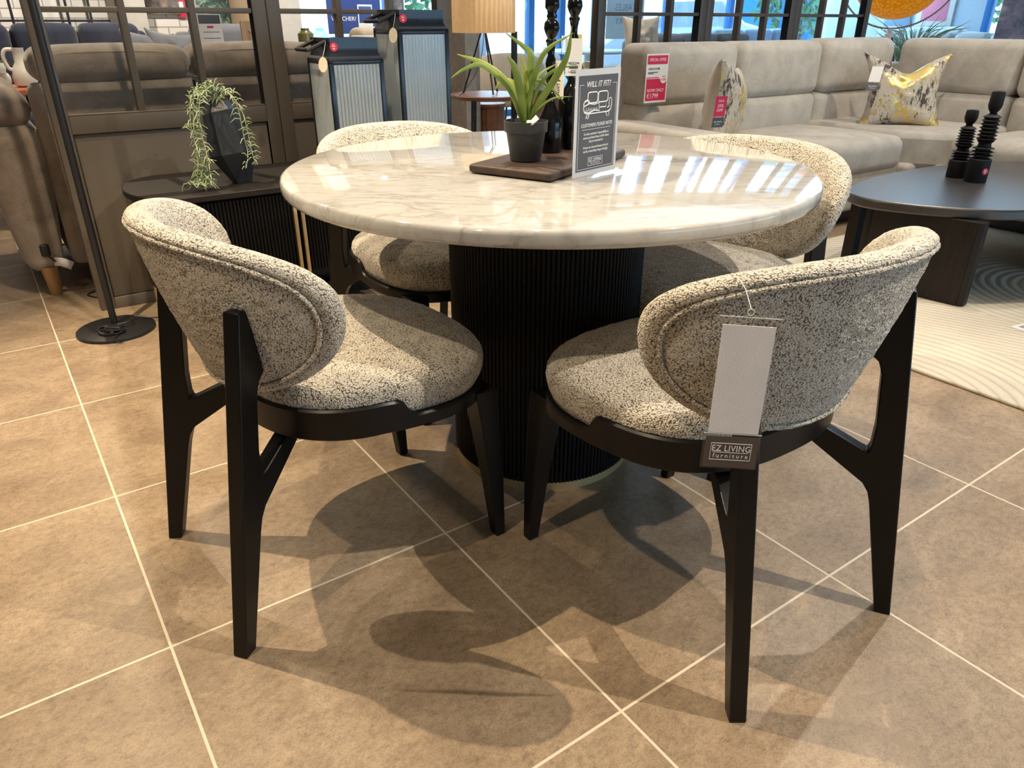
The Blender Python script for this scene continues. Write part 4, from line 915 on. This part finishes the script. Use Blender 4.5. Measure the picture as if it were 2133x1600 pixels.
m = MB(); pl = [(q.x, q.y) for q in P2]; m.prism(pl, (0, 0, 0), (1, 0, 0), (0, 1, 0), (0, 0, 1), .345, .387); obj('tabletop', m, 'ct', ct, 30, .008)
def slab(p, q_, th_, z1, name='leg'):
    p, q_ = Vector((p[0], p[1], 0)), Vector((q_[0], q_[1], 0)); d = (q_-p).normalized(); nr = Vector((-d.y, d.x, 0)); L = (q_-p).length; m = MB()
    m.prism([(0, -th_/2), (.02, -th_/2), (.025, -th_/2+.004), (.03, -th_/2), (L-.03, -th_/2), (L-.025, -th_/2+.004), (L-.02, -th_/2), (L, -th_/2+.012), (L, th_/2), (0, th_/2)], p, d, nr, Vector((0, 0, 1)), 0, z1); return obj(name, m, 'ctleg', ct, 30, .002)
slab((3.10, 1.72), (3.155, 1.262), .055, .345); slab((3.20, 1.84), (3.75, 1.80), .055, .345); slab((3.90, 1.22), (4.30, 1.40), .055, .345)
def ribbed(loc, hgt, rb, label, sk):
    t = thing('candle_holder', label, 'candle holder', loc, 0, 'black ribbed candle holders'); hb = hgt*.26
    pr = [(rb*.97, 0), (rb, .003), (rb, hb), (rb*.88, hb+.004), (rb*.62, hb+.007)]
    z = hb+.010; z_end = hgt*.70; n1 = 3; st = (hgt*.44)/11; 
    for k in range(11):
        if k == 3:
            pr += [(rb*.60, z), (rb*.55, z+st*.8), (rb*.78, z+st*1.6)]; z += st*1.6; continue
        rr_ = rb*(.98 if k < 3 else .90-.02*(k-4)); pr += [(rb*.6, z), (rr_, z+st*.42), (rr_, z+st*.5), (rb*.6, z+st*.9)]; z += st
    pr += [(rb*.35, z+.004), (rb*.30, z+.010), (rb*.52, z+.024), (rb*.62, z+.040), (rb*.60, hgt-.008), (rb*.55, hgt), (rb*.42, hgt), (rb*.40, hgt-.02), (0, hgt-.022)]
    m = MB(); m.lathe(pr, seg=40); obj('turned_body', m, 'ebony', t, 50)
    if sk: sticker(t, (rb*.18, -rb*.99, hb*.52), (.985, .17, 0), (0, 0, 1), .0145)
    return t
ribbed((2.137, 3.452, .400), .388, .046, 'tall black ribbed candle holder with red sticker', True)
ribbed((2.108, 3.560, .400), .300, .044, 'shorter black ribbed candle holder without sticker', False)
cd = thing('price_card', 'laminated price card lying on the rug by the coffee table', 'card', AB(3.06, 1.043, RZ+.001), TH)
m = MB(); m.prism([(0, 0), (.30, -.06), (.24, -.32), (-.03, -.27)], (0, 0, 0), (1, 0, 0), (0, 1, 0), (0, 0, 1), 0, .004); obj('clear_sleeve', m, 'white_metal', cd)
m = MB(); m.prism([(.02, -.02), (.28, -.07), (.225, -.30), (-.005, -.25)], (0, 0, 0), (1, 0, 0), (0, 1, 0), (0, 0, 1), .004, .005); obj('printed_face', m, 'darkpic', cd)

# ------------------------------------------------------------------ far left: jug, navy sofa, brick wall things
def ring_path(c, r, n=24, ax=(1, 0, 0), ay=(0, 0, 1)): 
    c, ax, ay = Vector(c), Vector(ax), Vector(ay); return [c+ax*r*cos(2*PI*k/n)+ay*r*sin(2*PI*k/n) for k in range(n)]
def T0(name, label, cat, a, b, z=0, rz=TH, group=None): return thing(name, label, cat, AB(a, b, z), rz, group)
st = T0('side_table', 'terracotta round table holding white vases at far left', 'table', .18, 5.15)
m = MB(); m.lathe([(0, .70), (.19, .70), (.20, .71), (.20, .725), (.19, .735), (0, .735)], seg=48); obj('tabletop', m, 'terra', st)
m = MB(); m.lathe([(.13, 0), (.13, .02), (.025, .03), (.025, .70)], seg=24); obj('pedestal', m, 'black_metal', st)
j = T0('jug', 'tall white handled ceramic jug on the terracotta table', 'jug', .305, 5.08, .735)
m = MB(); m.lathe([(.035, 0), (.055, .01), (.06, .05), (.045, .10), (.030, .125), (.028, .19), (.030, .195), (.026, .195), (.024, .13), (0, .12)], seg=32); obj('body', m, 'whitecer', j)
m = MB(); m.tube(cr([(-.026, 0, .188), (-.06, 0, .185), (-.075, 0, .15), (-.065, 0, .10), (-.045, 0, .085)], 6), .010, 10); obj('handle', m, 'whitecer', j)
v = T0('ring_vase', 'short white ceramic vase with round openings on terracotta table', 'vase', .190, 5.00, .735)
m = MB(); m.tube(ring_path((0, 0, .045), .030), .018, 12, closed=True); m.lathe([(.030, .075), (.036, .10), (.030, .125), (.024, .125), (.022, .09)], seg=24); obj('body', m, 'whitecer', v)
g = T0('grass_plant', 'small bright green grassy plant behind the white vases', 'plant', .19, 5.28, .735)
m = MB(); m.lathe([(.03, 0), (.045, .05), (.04, .05), (0, .045)], seg=20); obj('pot', m, 'whitecer', g)
m = MB()
for k in range(40):
    a_ = rnd.uniform(0, 2*PI); r_k = rnd.uniform(.03, .09); m.blade([Vector((0, 0, .045)), Vector((r_k*.5*cos(a_), r_k*.5*sin(a_), .11)), Vector((r_k*cos(a_), r_k*sin(a_), rnd.uniform(.08, .16)))], lambda t: .004*(1-t)+.0006, .2)
obj('leaves', m, 'leaf', g)
def sofa(name, label, a, b, rz, L, mat, zt=.95, zs=.45, nb=3, depth=.9, cush=None, group=None):
    # facing -b when rz = TH: back on the far side
    t = T0(name, label, 'sofa', a, b, 0, rz, group)
    m = MB(); m.soft((L/2, 0, .20), (L/2-.15, depth/2-.03, .13), .03, 2, 2); obj('base', m, mat, t)
    m = MB(); m.soft((L/2, depth/2-.08, (zt-.06+.1)/2+.02), (L/2-.1, .08, (zt-.06-.1)/2), .05, 2, 3); obj('back_frame', m, mat, t)
    w_ = (L-.36)/nb
    for k in range(nb):
        x = .18+w_*(k+.5); m = MB(); m.soft((x, depth/2-.23, (zs+zt)/2+.01), (w_/2-.004, .10, (zt-zs)/2), .06, 3, 3, (0, .03, .01)); obj('back_cushion', m, mat, t)
        m = MB(); m.soft((x, -.06, zs-.07), (w_/2-.004, depth/2-.10, .075), .05, 3, 3, (0, 0, .02)); obj('seat_cushion', m, mat, t)
    for x in (.09, L-.09): m = MB(); m.soft((x, 0, .33), (.09, depth/2, .28), .05, 3, 3); obj('arm', m, mat, t)
    for x in (.10, L-.10):
        for y in (-depth/2+.1, depth/2-.1): m = MB(); m.lathe([(.016, 0), (.025, .08), (0, .08)], c=(x, y, 0), seg=14); obj('leg', m, 'black_metal', t)
    return t
sofa('sofa', 'navy upholstered sofa along the white brick wall', -1.1, 6.75, TH, 2.55, 'navy', 1.03, .48, 5)
sofa('sofa', 'charcoal grey sofa between the navy sofa and the wooden easel', 1.47, 6.75, TH, .92, 'greycush', 1.02, .48, 1)
for a_, l_ in ((1.24, 'left grey scatter cushion on the far navy sofa'), (1.42, 'right grey scatter cushion on the far navy sofa')):
    c = T0('scatter_cushion', l_, 'cushion', a_, 6.55, .80, TH+R(8), 'grey cushions on the far sofa'); c.rotation_euler = (R(-12), R(6), TH+R(5)); obj('cover', pillow(.40, .40, .14), 'greycush', c)
gd = T0('metal_screen', 'black metal grid screen standing before white brick wall', 'screen', .0, 7.72)
for x in (-.6, -.2, .10, .49, .89, 1.06):
    m = MB(); m.box((x-.010, 0, 0), (x+.010, .02, 2.1)); obj('upright', m, 'black_metal', gd)
for z in (.15, .60, 1.06, 1.52, 1.98): m = MB(); m.box((-.6, .003, z-.009), (1.22, .017, z+.009)); obj('crossbar', m, 'black_metal', gd)
m = MB(); m.box((1.20, -.01, 0), (1.27, .03, 2.1)); obj('end_post', m, 'taupe', gd)
wallbox('trim_1', 1.29, 7.55, 1.47, 7.99, 0, ZC-.01, 'wall'); wallbox('trim_2', 2.30, 7.40, 2.52, 7.99, 0, ZC-.01, 'tan'); wallbox('trim_3', 2.52, 7.30, 2.74, 7.99, 0, ZC-.01, 'wall')
def canvas(label, mat, a0, a1, z0, z1, b, th_=.03, cat='picture', frame=None):
    t = T0('canvas_picture', label, cat, (a0+a1)/2, b, z0); w_ = (a1-a0)/2
    m = MB(); m.box((-w_, -th_, 0), (w_, -th_+.004, z1-z0), .001); obj('print', m, mat, t)
    m = MB(); m.box((-w_, -th_+.004, 0), (w_, 0, z1-z0), .002); obj('stretcher', m, 'white', t); return t
canvas('stormy dark canvas on the white brick wall', 'pic', 1.50, 1.84, 1.115, 1.75, 7.99)
canvas('tall foliage print on the white brick wall beside tan column', 'plantpic', 1.99, 2.285, 1.015, 1.95, 7.99)
for k, (a_, z_) in enumerate(((1.86, 1.09), (1.50, 1.04))):
    t = T0('price_tag', ('red price tag hanging on brick wall under the canvas right side', 'small white and red tag on the brick wall by white column')[k], 'price tag', a_, 7.985, z_); w_ = (.035, .028)[k]; h_ = (.17, .055)[k]
    m = MB(); m.box((-w_, -.012, 0), (w_, 0, h_), .001); c = obj('card', m, 'red' if k == 0 else 'white', t)
    m = MB(); m.box((-w_*.6, -.0135, h_*.45), (w_*.6, -.012, h_*.75), .0003); obj('print', m, 'white' if k == 0 else 'red', c)
cn = T0('console_table', 'pale pine console table behind the mink sofa', 'table', 1.45, 5.45)
m = MB(); m.box((-.50, -.17, .865), (.50, .17, .895), .004); obj('tabletop', m, 'pine', cn)
for x in (-.46, .46):
    for y in (-.14, .14): m = MB(); m.box((x-.02, y-.02, 0), (x+.02, y+.02, .865)); obj('leg', m, 'pine', cn)
ib = T0('information_board', 'white information board with dark heading on the pine console', 'sign', 1.405, 5.36, .895, TH+R(4))
m = MB(); m.box((-.075, 0, 0), (.075, .006, .205), .001); c = obj('board', m, 'white', ib)
m = MB(); m.box((-.068, -.0015, .15), (.068, 0, .20), .0003); d = obj('heading_panel', m, 'grey_sheet', c); obj('lettering', text_mb('IN STORE', .016, (0, -.0022, .182), (1, 0, 0), (0, 0, 1)), 'white', c, weld=False) if False else None
m = MB(); m.box((-.02, -.0015, .125), (.02, 0, .137), .0003); obj('red_print', m, 'red', c)
for z in (.10, .065, .035): m = MB(); m.box((-.05, -.0015, z), (.055, 0, z+.003), .0003); obj('print_line', m, 'ink', c)
m = MB(); m.box((-.03, .006, 0), (.03, .07, .006)); obj('stand', m, 'white', ib)
es = T0('easel', 'small pale wooden easel seen from behind on the pine console', 'easel', 1.66, 5.42, .895, TH+R(20))
m = MB(); m.box((-.05, 0, .0), (.05, .012, .165), .002); obj('back_board', m, 'pine', es)
m = MB(); m.tube([(0, -.004, .11), (.07, -.09, .004)], .006, 4); obj('strut', m, 'pine', es)
bs = sofa('sofa', 'low beige sofa glimpsed beyond the right taupe partition', 2.35, 6.35, TH+R(180), 1.12, 'beige', 1.0, .46, 2)
bs.location = AB(3.62, 6.3)
wt = T0('console_table', 'terracotta and pine console under the olive glass jars', 'table', 2.28, 5.6)
m = MB(); m.box((-.22, -.18, .88), (.22, .18, .91), .004); obj('tabletop', m, 'terra', wt)
for x in (-.19, .19):
    for y in (-.15, .15): m = MB(); m.box((x-.02, y-.02, 0), (x+.02, y+.02, .88)); obj('leg', m, 'pine', wt)
for a_, l_, mm in ((2.12, 'olive green glazed jar seen through the right taupe partition', 'olivejar'), (2.23, 'blue tinted glass jar right of the olive jar', 'bluglass')):
    t = T0('jar', l_, 'jar', a_, 5.6, .91); m = MB(); m.lathe([(.045, 0), (.055, .01), (.055, .07), (.035, .088), (.030, .09), (.030, .105), (.026, .105), (.026, .09), (0, .085)], seg=28); obj('body', m, mm, t)
po = T0('poster_stand', 'royal blue voucher poster on a stand before the windows', 'poster', 3.23, 7.2, 0)
m = MB(); m.box((-.27, 0, .95), (.27, .02, 1.9), .003); d = obj('poster', m, 'blueposter', po)
m = MB(); m.box((-.015, .02, 0), (.015, .05, 1.2)); m.box((-.2, -.1, 0), (.2, .15, .015)); obj('stand', m, 'black_metal', po)
obj('lettering', text_mb('€200', .060, (-.13, -.002, 1.135), (1, 0, 0), (0, 0, 1)), 'white', d, weld=False)
obj('lettering', text_mb('VOUCHER?', .050, (-.115, -.002, 1.078), (1, 0, 0), (0, 0, 1)), 'white', d, weld=False)
m = MB(); m.box((.03, -.004, .96), (.18, -.0005, 1.20), .002); c = obj('phone_graphic', m, 'white', d); m = MB(); m.box((.04, -.006, 1.045), (.17, -.004, 1.185), .001); obj('phone_screen', m, 'blueposter', c)
obj('lettering', text_mb('CHANCE', .019, (.105, -.0065, 1.155), (1, 0, 0), (0, 0, 1)), 'white', c, weld=False) if False else None
canvas('pale grey abstract print near the shop window', 'pic', 3.95, 4.14, 1.10, 1.6, 7.97)
def bushy(name, label, a, b, z0, spread, hgt, n, mat, lw=.012, pot=True, group=None):
    t = T0(name, label, 'plant', a, b, z0, TH, group)
    if pot: m = MB(); m.lathe([(.10, 0), (.14, .28), (.13, .28), (0, .26)], seg=28); obj('pot', m, 'whitecer', t)
    m = MB(); b0 = .26 if pot else 0
    for k in range(n):
        a_ = rnd.uniform(0, 2*PI); q = rnd.uniform(.3, 1); h_ = hgt*rnd.uniform(.55, 1)
        m.blade(cr([(0, 0, b0), (spread*q*.35*cos(a_), spread*q*.35*sin(a_), b0+h_*.7), (spread*q*cos(a_), spread*q*sin(a_), b0+h_*rnd.uniform(.7, 1))], 4), lambda u: lw*max(.05, sin(PI*(.12+.88*u))), .2)
    obj('leaves', m, mat, t, 60); return t
bushy('palm_plant', 'spiky green plant seen above the taller lantern', 3.90, 7.74, 0, .24, 1.0, 50, 'deepleaf')
# ------------------------------------------------------------------ centre distance
tb2 = T0('side_table', 'round walnut side table with black legs under the pleated lamp', 'table', 2.62, 4.0)
m = MB(); m.lathe([(0, .635), (.20, .637), (.232, .652), (.236, .660), (.232, .665), (0, .665)], seg=64); obj('tabletop', m, 'walnut', tb2)
for k in range(3):
    a_ = R(205+120*k); m = MB(); m.tube([(.20*cos(a_), .20*sin(a_), 0), (.165*cos(a_), .165*sin(a_), .637)], .010, 10); obj('leg', m, 'black_metal', tb2)
tl = T0('table_lamp', 'tripod table lamp with glowing pleated shade on walnut table', 'lamp', 2.60, 4.0, .6655)
m = MB(); npl = 38; vs = []
for z in (.335, .70):
    for k in range(npl*2): a_ = PI*k/npl; r_k = .184 if k % 2 else .166; vs.append((r_k*cos(a_), r_k*sin(a_), z))
n_ = npl*2; m.add(vs, [(k, (k+1) % n_, n_+(k+1) % n_, n_+k) for k in range(n_)]); obj('lamp_shade', m, 'pleat', tl, 20, solid=.002)
for k in range(3):
    a_ = R(-100+120*k); m = MB(); m.tube([(.13*cos(a_), .13*sin(a_), .004), (.01*cos(a_), .01*sin(a_), .36)], .0055, 8); obj('leg', m, 'black_metal', tl)
m = MB(); m.lathe([(0, .35), (.02, .35), (.02, .42), (.012, .43), (0, .43)], seg=16); m.tube([(.17, 0, .345), (0, 0, .36), (-.17, 0, .345)], .003, 6); obj('socket', m, 'black_metal', tl)
m = MB(); m.lathe([(0, .43), (.03, .46), (.035, .49), (.02, .52), (0, .525)], seg=20); obj('bulb', m, emit('lamp_bulb_glow', (1, .66, .32), 14), tl)
m = MB(); m.tube(cr([(0, 0, .38), (-.03, -.03, .25), (-.10, -.06, .12), (-.19, -.02, .0), (-.245, .0, -.02), (-.25, .0, -.30), (-.25, .05, -.655)], 6), .002, 6); obj('cord', m, 'black_metal', tl)
wallbox('trim_4', 3.06, 5.15, 3.22, 5.4, 0, ZC-.01, 'wall'); wallbox('trim_5', 2.93, 4.75, 3.05, 5.0, 0, ZC-.01, 'grey_plaster')
dr = T0('drum_stool', 'walnut fluted drum stool behind the round side table', 'stool', 3.17, 4.83)
m = MB(); pl = []
for k in range(160): a_ = 2*PI*k/160; r_k = .115+.005*abs(sin(a_*12)); pl.append((r_k*cos(a_), r_k*sin(a_)))
m.prism(pl, (0, 0, 0), (1, 0, 0), (0, 1, 0), (0, 0, 1), 0, .50); obj('fluted_body', m, 'walnut', dr, 50); m = MB(); m.lathe([(0, .50), (.125, .50), (.125, .52), (0, .52)], seg=40); obj('seat', m, 'walnut', dr)
ds = T0('display_stand', 'clear acrylic display stand with dark edge beside the pleated lamp', 'stand', 3.10, 4.40)
m = MB(); m.box((-.02, -.01, 0), (.02, .01, 1.0)); obj('post', m, 'black_metal', ds); m = MB(); m.box((-.20, -.12, 0), (.10, .12, .012)); obj('base', m, 'black_metal', ds); m = MB(); m.box((-.16, -.003, .35), (-.02, .003, 1.0), .001); obj('clear_sheet', m, 'acrylic', ds)
def tub(label, a, b, rz, mat, s_=1, cat='armchair', group=None):
    t = T0('tub_chair', label, cat, a, b, 0, rz, group); m = MB(); vs = []; fs = []; n_ = 40
    for k in range(n_+1):
        a_ = R(-20+220*k/n_); hh = (.80-.20*abs(2*k/n_-1)**2)*s_
        for r_k, z in ((.30, .38*s_), (.35, .45*s_), (.36, hh-.05), (.345, hh), (.31, hh), (.29, hh-.05), (.28, .42*s_)): vs.append((r_k*s_*cos(a_), r_k*s_*sin(a_), z))
    for k in range(n_):
        for i in range(6): fs.append((k*7+i, k*7+7+i, k*7+8+i, k*7+i+1))
        fs.append((k*7+6, k*7+13, k*7+7, k*7))
    fs += [tuple(range(7)), tuple(n_*7+i for i in reversed(range(7)))]
    m.add(vs, fs); obj('backrest', m, mat, t, 50)
    m = MB(); m.soft((0, -.03, .42*s_), (.27*s_, .27*s_, .06*s_), .05, 3, 3, (0, 0, .02)); obj('seat', m, mat, t)
    for x in (-.2, .2):
        for y in (-.2, .2): m = MB(); m.tube([(x*1.15*s_, y*1.15*s_, 0), (x*s_, y*s_, .38*s_)], [.010, .016], 8); obj('leg', m, 'black_metal', t)
    return t
tub('cream tub armchair beyond the walnut side table', 4.12, 5.98, TH+R(150), 'cream', 1.02)
tub('pale blue tub chair by the far windows, left of the candlesticks', 4.42, 7.55, TH+R(200), 'bluefab', 1.22)
tub('lilac grey tub chair by the far windows', 5.30, 7.2, TH+R(170), 'lightsofa', .95)
tub('deep blue chair behind the lamp stand', 4.42, 6.72, TH+R(190), 'navy', .85)
pd = T0('glass_pendant', 'clear glass globe pendant hanging before the far window', 'lamp', 5.25, 7.4, 1.12)
m = MB(); m.lathe([(0, 0), (.06, .012), (.10, .06), (.105, .11), (.07, .18), (.02, .20)], seg=32, cap=False); obj('glass_globe', m, 'acrylic', pd); m = MB(); m.lathe([(0, .20), (.022, .20), (.022, .24), (.004, .25), (.004, 3.48), (0, 3.48)], seg=12); obj('cord', m, 'black_metal', pd)
rt_ = T0('round_table', 'pale round dining table by the far windows', 'table', 6.25, 7.35)
m = MB(); m.lathe([(0, .72), (.50, .72), (.51, .74), (.50, .755), (0, .755)], seg=56); obj('tabletop', m, 'lightsofa', rt_); m = MB(); m.lathe([(.25, 0), (.25, .02), (.04, .05), (.04, .72)], seg=24); obj('pedestal', m, 'white_metal', rt_)
t = T0('menu_card', 'yellow card standing on the far pale round table', 'card', 5.98, 7.2, .756); m = MB(); m.box((-.05, 0, 0), (.05, .004, .17), .001); obj('card', m, 'yellow', t); m = MB(); m.box((-.05, .004, 0), (.05, .05, .004), .001); obj('foot', m, 'yellow', t)
t = T0('pillar_candle', 'white candle standing on the far pale round table', 'candle', 5.85, 7.3, .756); m = MB(); m.lathe([(0, 0), (.03, 0), (.03, .15), (.027, .155), (0, .15)], seg=20); obj('wax', m, 'white', t); m = MB(); m.tube([(0, 0, .15), (.002, 0, .17)], .0015, 6); obj('wick', m, 'ink', t)
lt_ = T0('low_table', 'dark brown low table holding the glass cloches', 'table', 4.40, 5.2)
m = MB(); m.box((-.40, -.25, .50), (.40, .25, .54), .006); obj('tabletop', m, 'ct', lt_)
for x in (-.36, .36): m = MB(); m.box((x-.03, -.22, 0), (x+.03, .22, .50)); obj('leg', m, 'walnut', lt_)
for a_, l_, mm in ((4.17, 'blue tinted glass cloche on the dark low table', 'bluglass'), (4.36, 'amber tinted glass cloche just right of the blue one', 'amber')):
    t = T0('glass_cloche', l_, 'cloche', a_, 5.12, .54); m = MB(); m.lathe([(.078, .012), (.085, .05), (.085, .14), (.07, .19), (.04, .215), (0, .222)], seg=36, cap=False); obj('dome', m, mm, t); m = MB(); m.lathe([(0, 0), (.095, 0), (.095, .012), (0, .012)], seg=36); obj('base', m, 'walnut', t)
# ------------------------------------------------------------------ beyond the dark partitions
db = T0('padded_bench', 'cream padded bench behind the left end of the dark partition', 'bench', 4.22, 3.87)
m = MB(); m.soft((0, 0, .70), (.60, .145, .10), .05, 3, 3, (0, 0, .02)); obj('seat_pad', m, 'cream', db); m = MB(); m.box((-.60, -.145, .12), (.60, .145, .60), .01); obj('base', m, 'ct', db); m = MB(); m.box((-.56, -.12, 0), (.56, .12, .12)); obj('plinth', m, 'black_metal', db)
c = T0('scatter_cushion', 'pale cushion standing on the cream padded bench', 'cushion', 3.76, 3.88, .955); c.rotation_euler = (R(-14), 0, TH+R(-20)); obj('cover', pillow(.27, .29, .12), 'cream', c)
sofa('sofa', 'grey sofa seen through the left dark partition panes', 5.75, 5.9, TH, 2.0, 'greycush', .93, .45, 3)
sofa('sofa', 'pale blue sofa seen through the right dark partition panes', 8.4, 7.3, TH, 2.2, 'bluefab', .95, .45, 3)
ws = T0('window_poster', 'grey blue lettered poster on the shop window, seen from behind', 'poster', 8.06, B_W-.004, 1.0); ws.location = AB(7.42, B_W-.004, .85)
m = MB(); m.box((-.33, -.004, 0), (.33, .0, 1.0), .001); d = obj('sheet', m, 'lightsofa', ws)
obj('lettering', text_mb('TABLES', .115, (0, -.006, .37), (-1, 0, 0), (0, 0, 1)), 'grey_plaster', d, weld=False); obj('lettering', text_mb('ENTRY', .115, (0, -.006, .21), (-1, 0, 0), (0, 0, 1)), 'grey_plaster', d, weld=False)
gl = T0('bowl_lamp', 'tripod floor lamp with golden leafed bowl shade', 'floor lamp', 6.44, 3.73, 0, TH)
Tb = Matrix.Translation((0, 0, 1.435)) @ Matrix.Rotation(R(-24), 4, 'Y') @ Matrix.Rotation(R(14), 4, 'X'); m = MB(); pr = [(.36*sin(R(k*6)), -.36*cos(R(k*6))) for k in range(0, 15)]+[(.345*sin(R(k*6)), -.345*cos(R(k*6))) for k in range(14, -1, -1)]
m.lathe(pr, seg=56, T=Tb); bw = obj('bowl_shade', m, 'gold', gl)
m = MB(); P = [(.46*cos(R(a_))*cos(R(-61)), .46*cos(R(a_))*sin(R(-61)), 1.47+.46*sin(R(a_))) for a_ in range(-180, 1, 6)]; m.tube(P, .007, 8); obj('yoke', m, 'grey_plaster', gl)
m = MB(); m.lathe([(0, .90), (.035, .90), (.035, .97), (.018, .98), (.018, 1.01), (0, 1.01)], seg=20); obj('hub', m, 'white_metal', gl)
for k in range(3): a_ = R(30+120*k); m = MB(); m.tube([(.34*cos(a_), .34*sin(a_), 0), (.02*cos(a_), .02*sin(a_), .95)], .014, 10); obj('leg', m, 'black_metal', gl)
bushy('leafy_plant', 'wispy leafy plant behind the golden bowl lamp', 8.0, 4.35, 0, .50, .95, 150, 'sage', .010)
pf = T0('framed_print', 'pink abstract print in white frame on pale blue wall', 'picture', A_R-.005, 6.30, 1.0, TH-R(90))
m = MB(); m.box((-.27, -.03, 0), (.27, 0, .75), .004); fr_ = obj('frame', m, 'white', pf); m = MB(); m.box((-.19, -.033, .07), (.19, -.03, .68), .001); obj('print', m, 'pink', pf)
canvas('pale tall print on the blue wall left of the pink print', 'bluefab', 0, .4, 0, .7, 6).location = AB(A_R-.005, 6.85, 1.0); bpy.data.objects['canvas_picture.003'].rotation_euler = (0, 0, TH-R(90))
sofa('sofa', 'pale channelled sofa beneath the pink print', 11.3, 7.0, TH-R(90), 1.6, 'lightsofa', .98, .45, 3)
sofa('sofa', 'pale sofa by the right hand window', 9.2, 5.2, TH-R(90), 1.5, 'lightsofa', .94, .45, 3)
sp_ = T0('printed_screen', 'dark plum printed screen at far right', 'screen', 8.6, 3.55, 0, TH-R(60)); m = MB(); m.box((-.30, 0, .05), (.30, .03, 1.30), .004); obj('panel', m, 'darkpic', sp_); m = MB(); m.box((-.3, -.12, 0), (-.26, .15, .05)); obj('foot', m, 'black_metal', sp_); m = MB(); m.box((.26, -.12, 0), (.3, .15, .05)); obj('foot', m, 'black_metal', sp_)
# ------------------------------------------------------------------ street
cc = T0('car', 'silver car parked outside the shop window', 'car', 11.0, 10.9, 0, TH)
side = [(-2.1, .35), (-2.15, .70), (-1.9, .85), (-1.15, .95), (-.55, 1.42), (.75, 1.45), (1.45, 1.05), (2.05, .95), (2.15, .65), (2.1, .32)]
m = MB(); m.prism(side, (0, -.82, 0), (1, 0, 0), (0, 0, 1), (0, -1, 0), -1.64, 0); bdy = obj('body', m, 'car', cc, 30, .06)
for y in (-.825, .80):
    m = MB(); m.prism([(-1.0, .97), (-.50, 1.36), (.05, 1.38), (.05, .97)], (0, y, 0), (1, 0, 0), (0, 0, 1), (0, -1, 0), -.02, .004); obj('side_window', m, 'carglass', cc, 30); m = MB(); m.prism([(.12, .97), (.12, 1.38), (.68, 1.38), (1.25, 1.0)], (0, y, 0), (1, 0, 0), (0, 0, 1), (0, -1, 0), -.02, .004); obj('side_window', m, 'carglass', cc, 30)
for x in (-1.35, 1.35):
    for y in (-.80, .62): Tw = Matrix.Translation((x, y, .31)) @ Matrix.Rotation(R(90), 4, 'X'); m = MB(); m.lathe([(0, -.18), (.28, -.18), (.31, -.15), (.31, .0), (.28, .03), (0, .03)], seg=32, T=Tw); wh = obj('wheel', m, 'tyre', cc); m = MB(); m.lathe([(0, .03), (.18, .032), (.19, .036), (0, .05)], seg=24, T=Tw); obj('hub_cap', m, 'white_metal', wh)
sd = T0('container', 'bright blue container across the street', 'container', 19.6, 12.6, 0, TH); m = MB(); m.box((-1.6, 0, 0), (1.6, 2.2, 2.5), .02); obj('body', m, 'blueshed', sd); m = MB(); m.box((-.02, -.03, .1), (.02, 0, 2.4)); obj('door_bar', m, 'blueframe', sd)
def tree(label, a, b, h_, r_k, n, mat='treeleaf'):
    t = T0('tree', label, 'tree', a, b, -.02, TH, 'trees in the street'); m = MB(); m.tube(cr([(0, 0, 0), (.05, .03, h_*.4), (0, 0, h_*.75)], 4), [.12]*4+[.09]*4+[.04], 10); obj('trunk', m, 'walnut', t)
    m = MB()
    for k in range(n):
        d = Vector((rnd.gauss(0, 1), rnd.gauss(0, 1), rnd.gauss(0, .8))).normalized()*r_k*rnd.uniform(.35, 1)+Vector((0, 0, h_*.62)); e = Vector((rnd.uniform(-1, 1), rnd.uniform(-1, 1), rnd.uniform(-1, .4))).normalized()
        m.blade([d, d+e*.09, d+e*.18], lambda u: .06*max(.1, sin(PI*(.1+.9*u))), .2)
    obj('crown', m, mat, t, 60)
tree('bushy tree across the street near the blue container', 15.6, 11.2, 2.4, 1.0, 700); tree('leafy tree outside the right hand window', 16.5, 7.2, 3.0, 1.5, 900); tree('green tree outside beyond the candlesticks', 7.2, 12.6, 3.0, 1.1, 600)
# track spotlights near the brick wall
for k, (px_, py_) in enumerate(((-.377, 8.89), (-1.62, 8.10))):
    t = thing('track_spotlight', ('ceiling spotlight above the brick wall, right of two', 'ceiling spotlight above the brick wall, left of two')[k], 'spotlight', (px_, py_, 2.27)); m = MB(); m.lathe([(0, .12), (.04, .12), (.05, .10), (.05, 0), (.043, 0), (.043, .01)], seg=24, cap=False); obj('housing', m, 'white_metal', t); m = MB(); m.lathe([(0, .008), (.042, .008)], seg=24, cap=False); obj('lens', m, emit('spot_lens_glow', (1, .95, .85), 60), t); m = MB(); m.tube([(0, 0, .12), (0, 0, 2.33)], .008, 8); obj('stem', m, 'white_metal', t)
rg = MB(); rg.soft((1.03, 5.33, .005), (1.0, .87, .005), .004, 2, 4)
o = obj('area_rug', rg, 'cream'); tag(o, 'plain cream rug edge seen beyond the mink sofa at far left', 'rug', loc=(0, 0, 0), rz=TH)
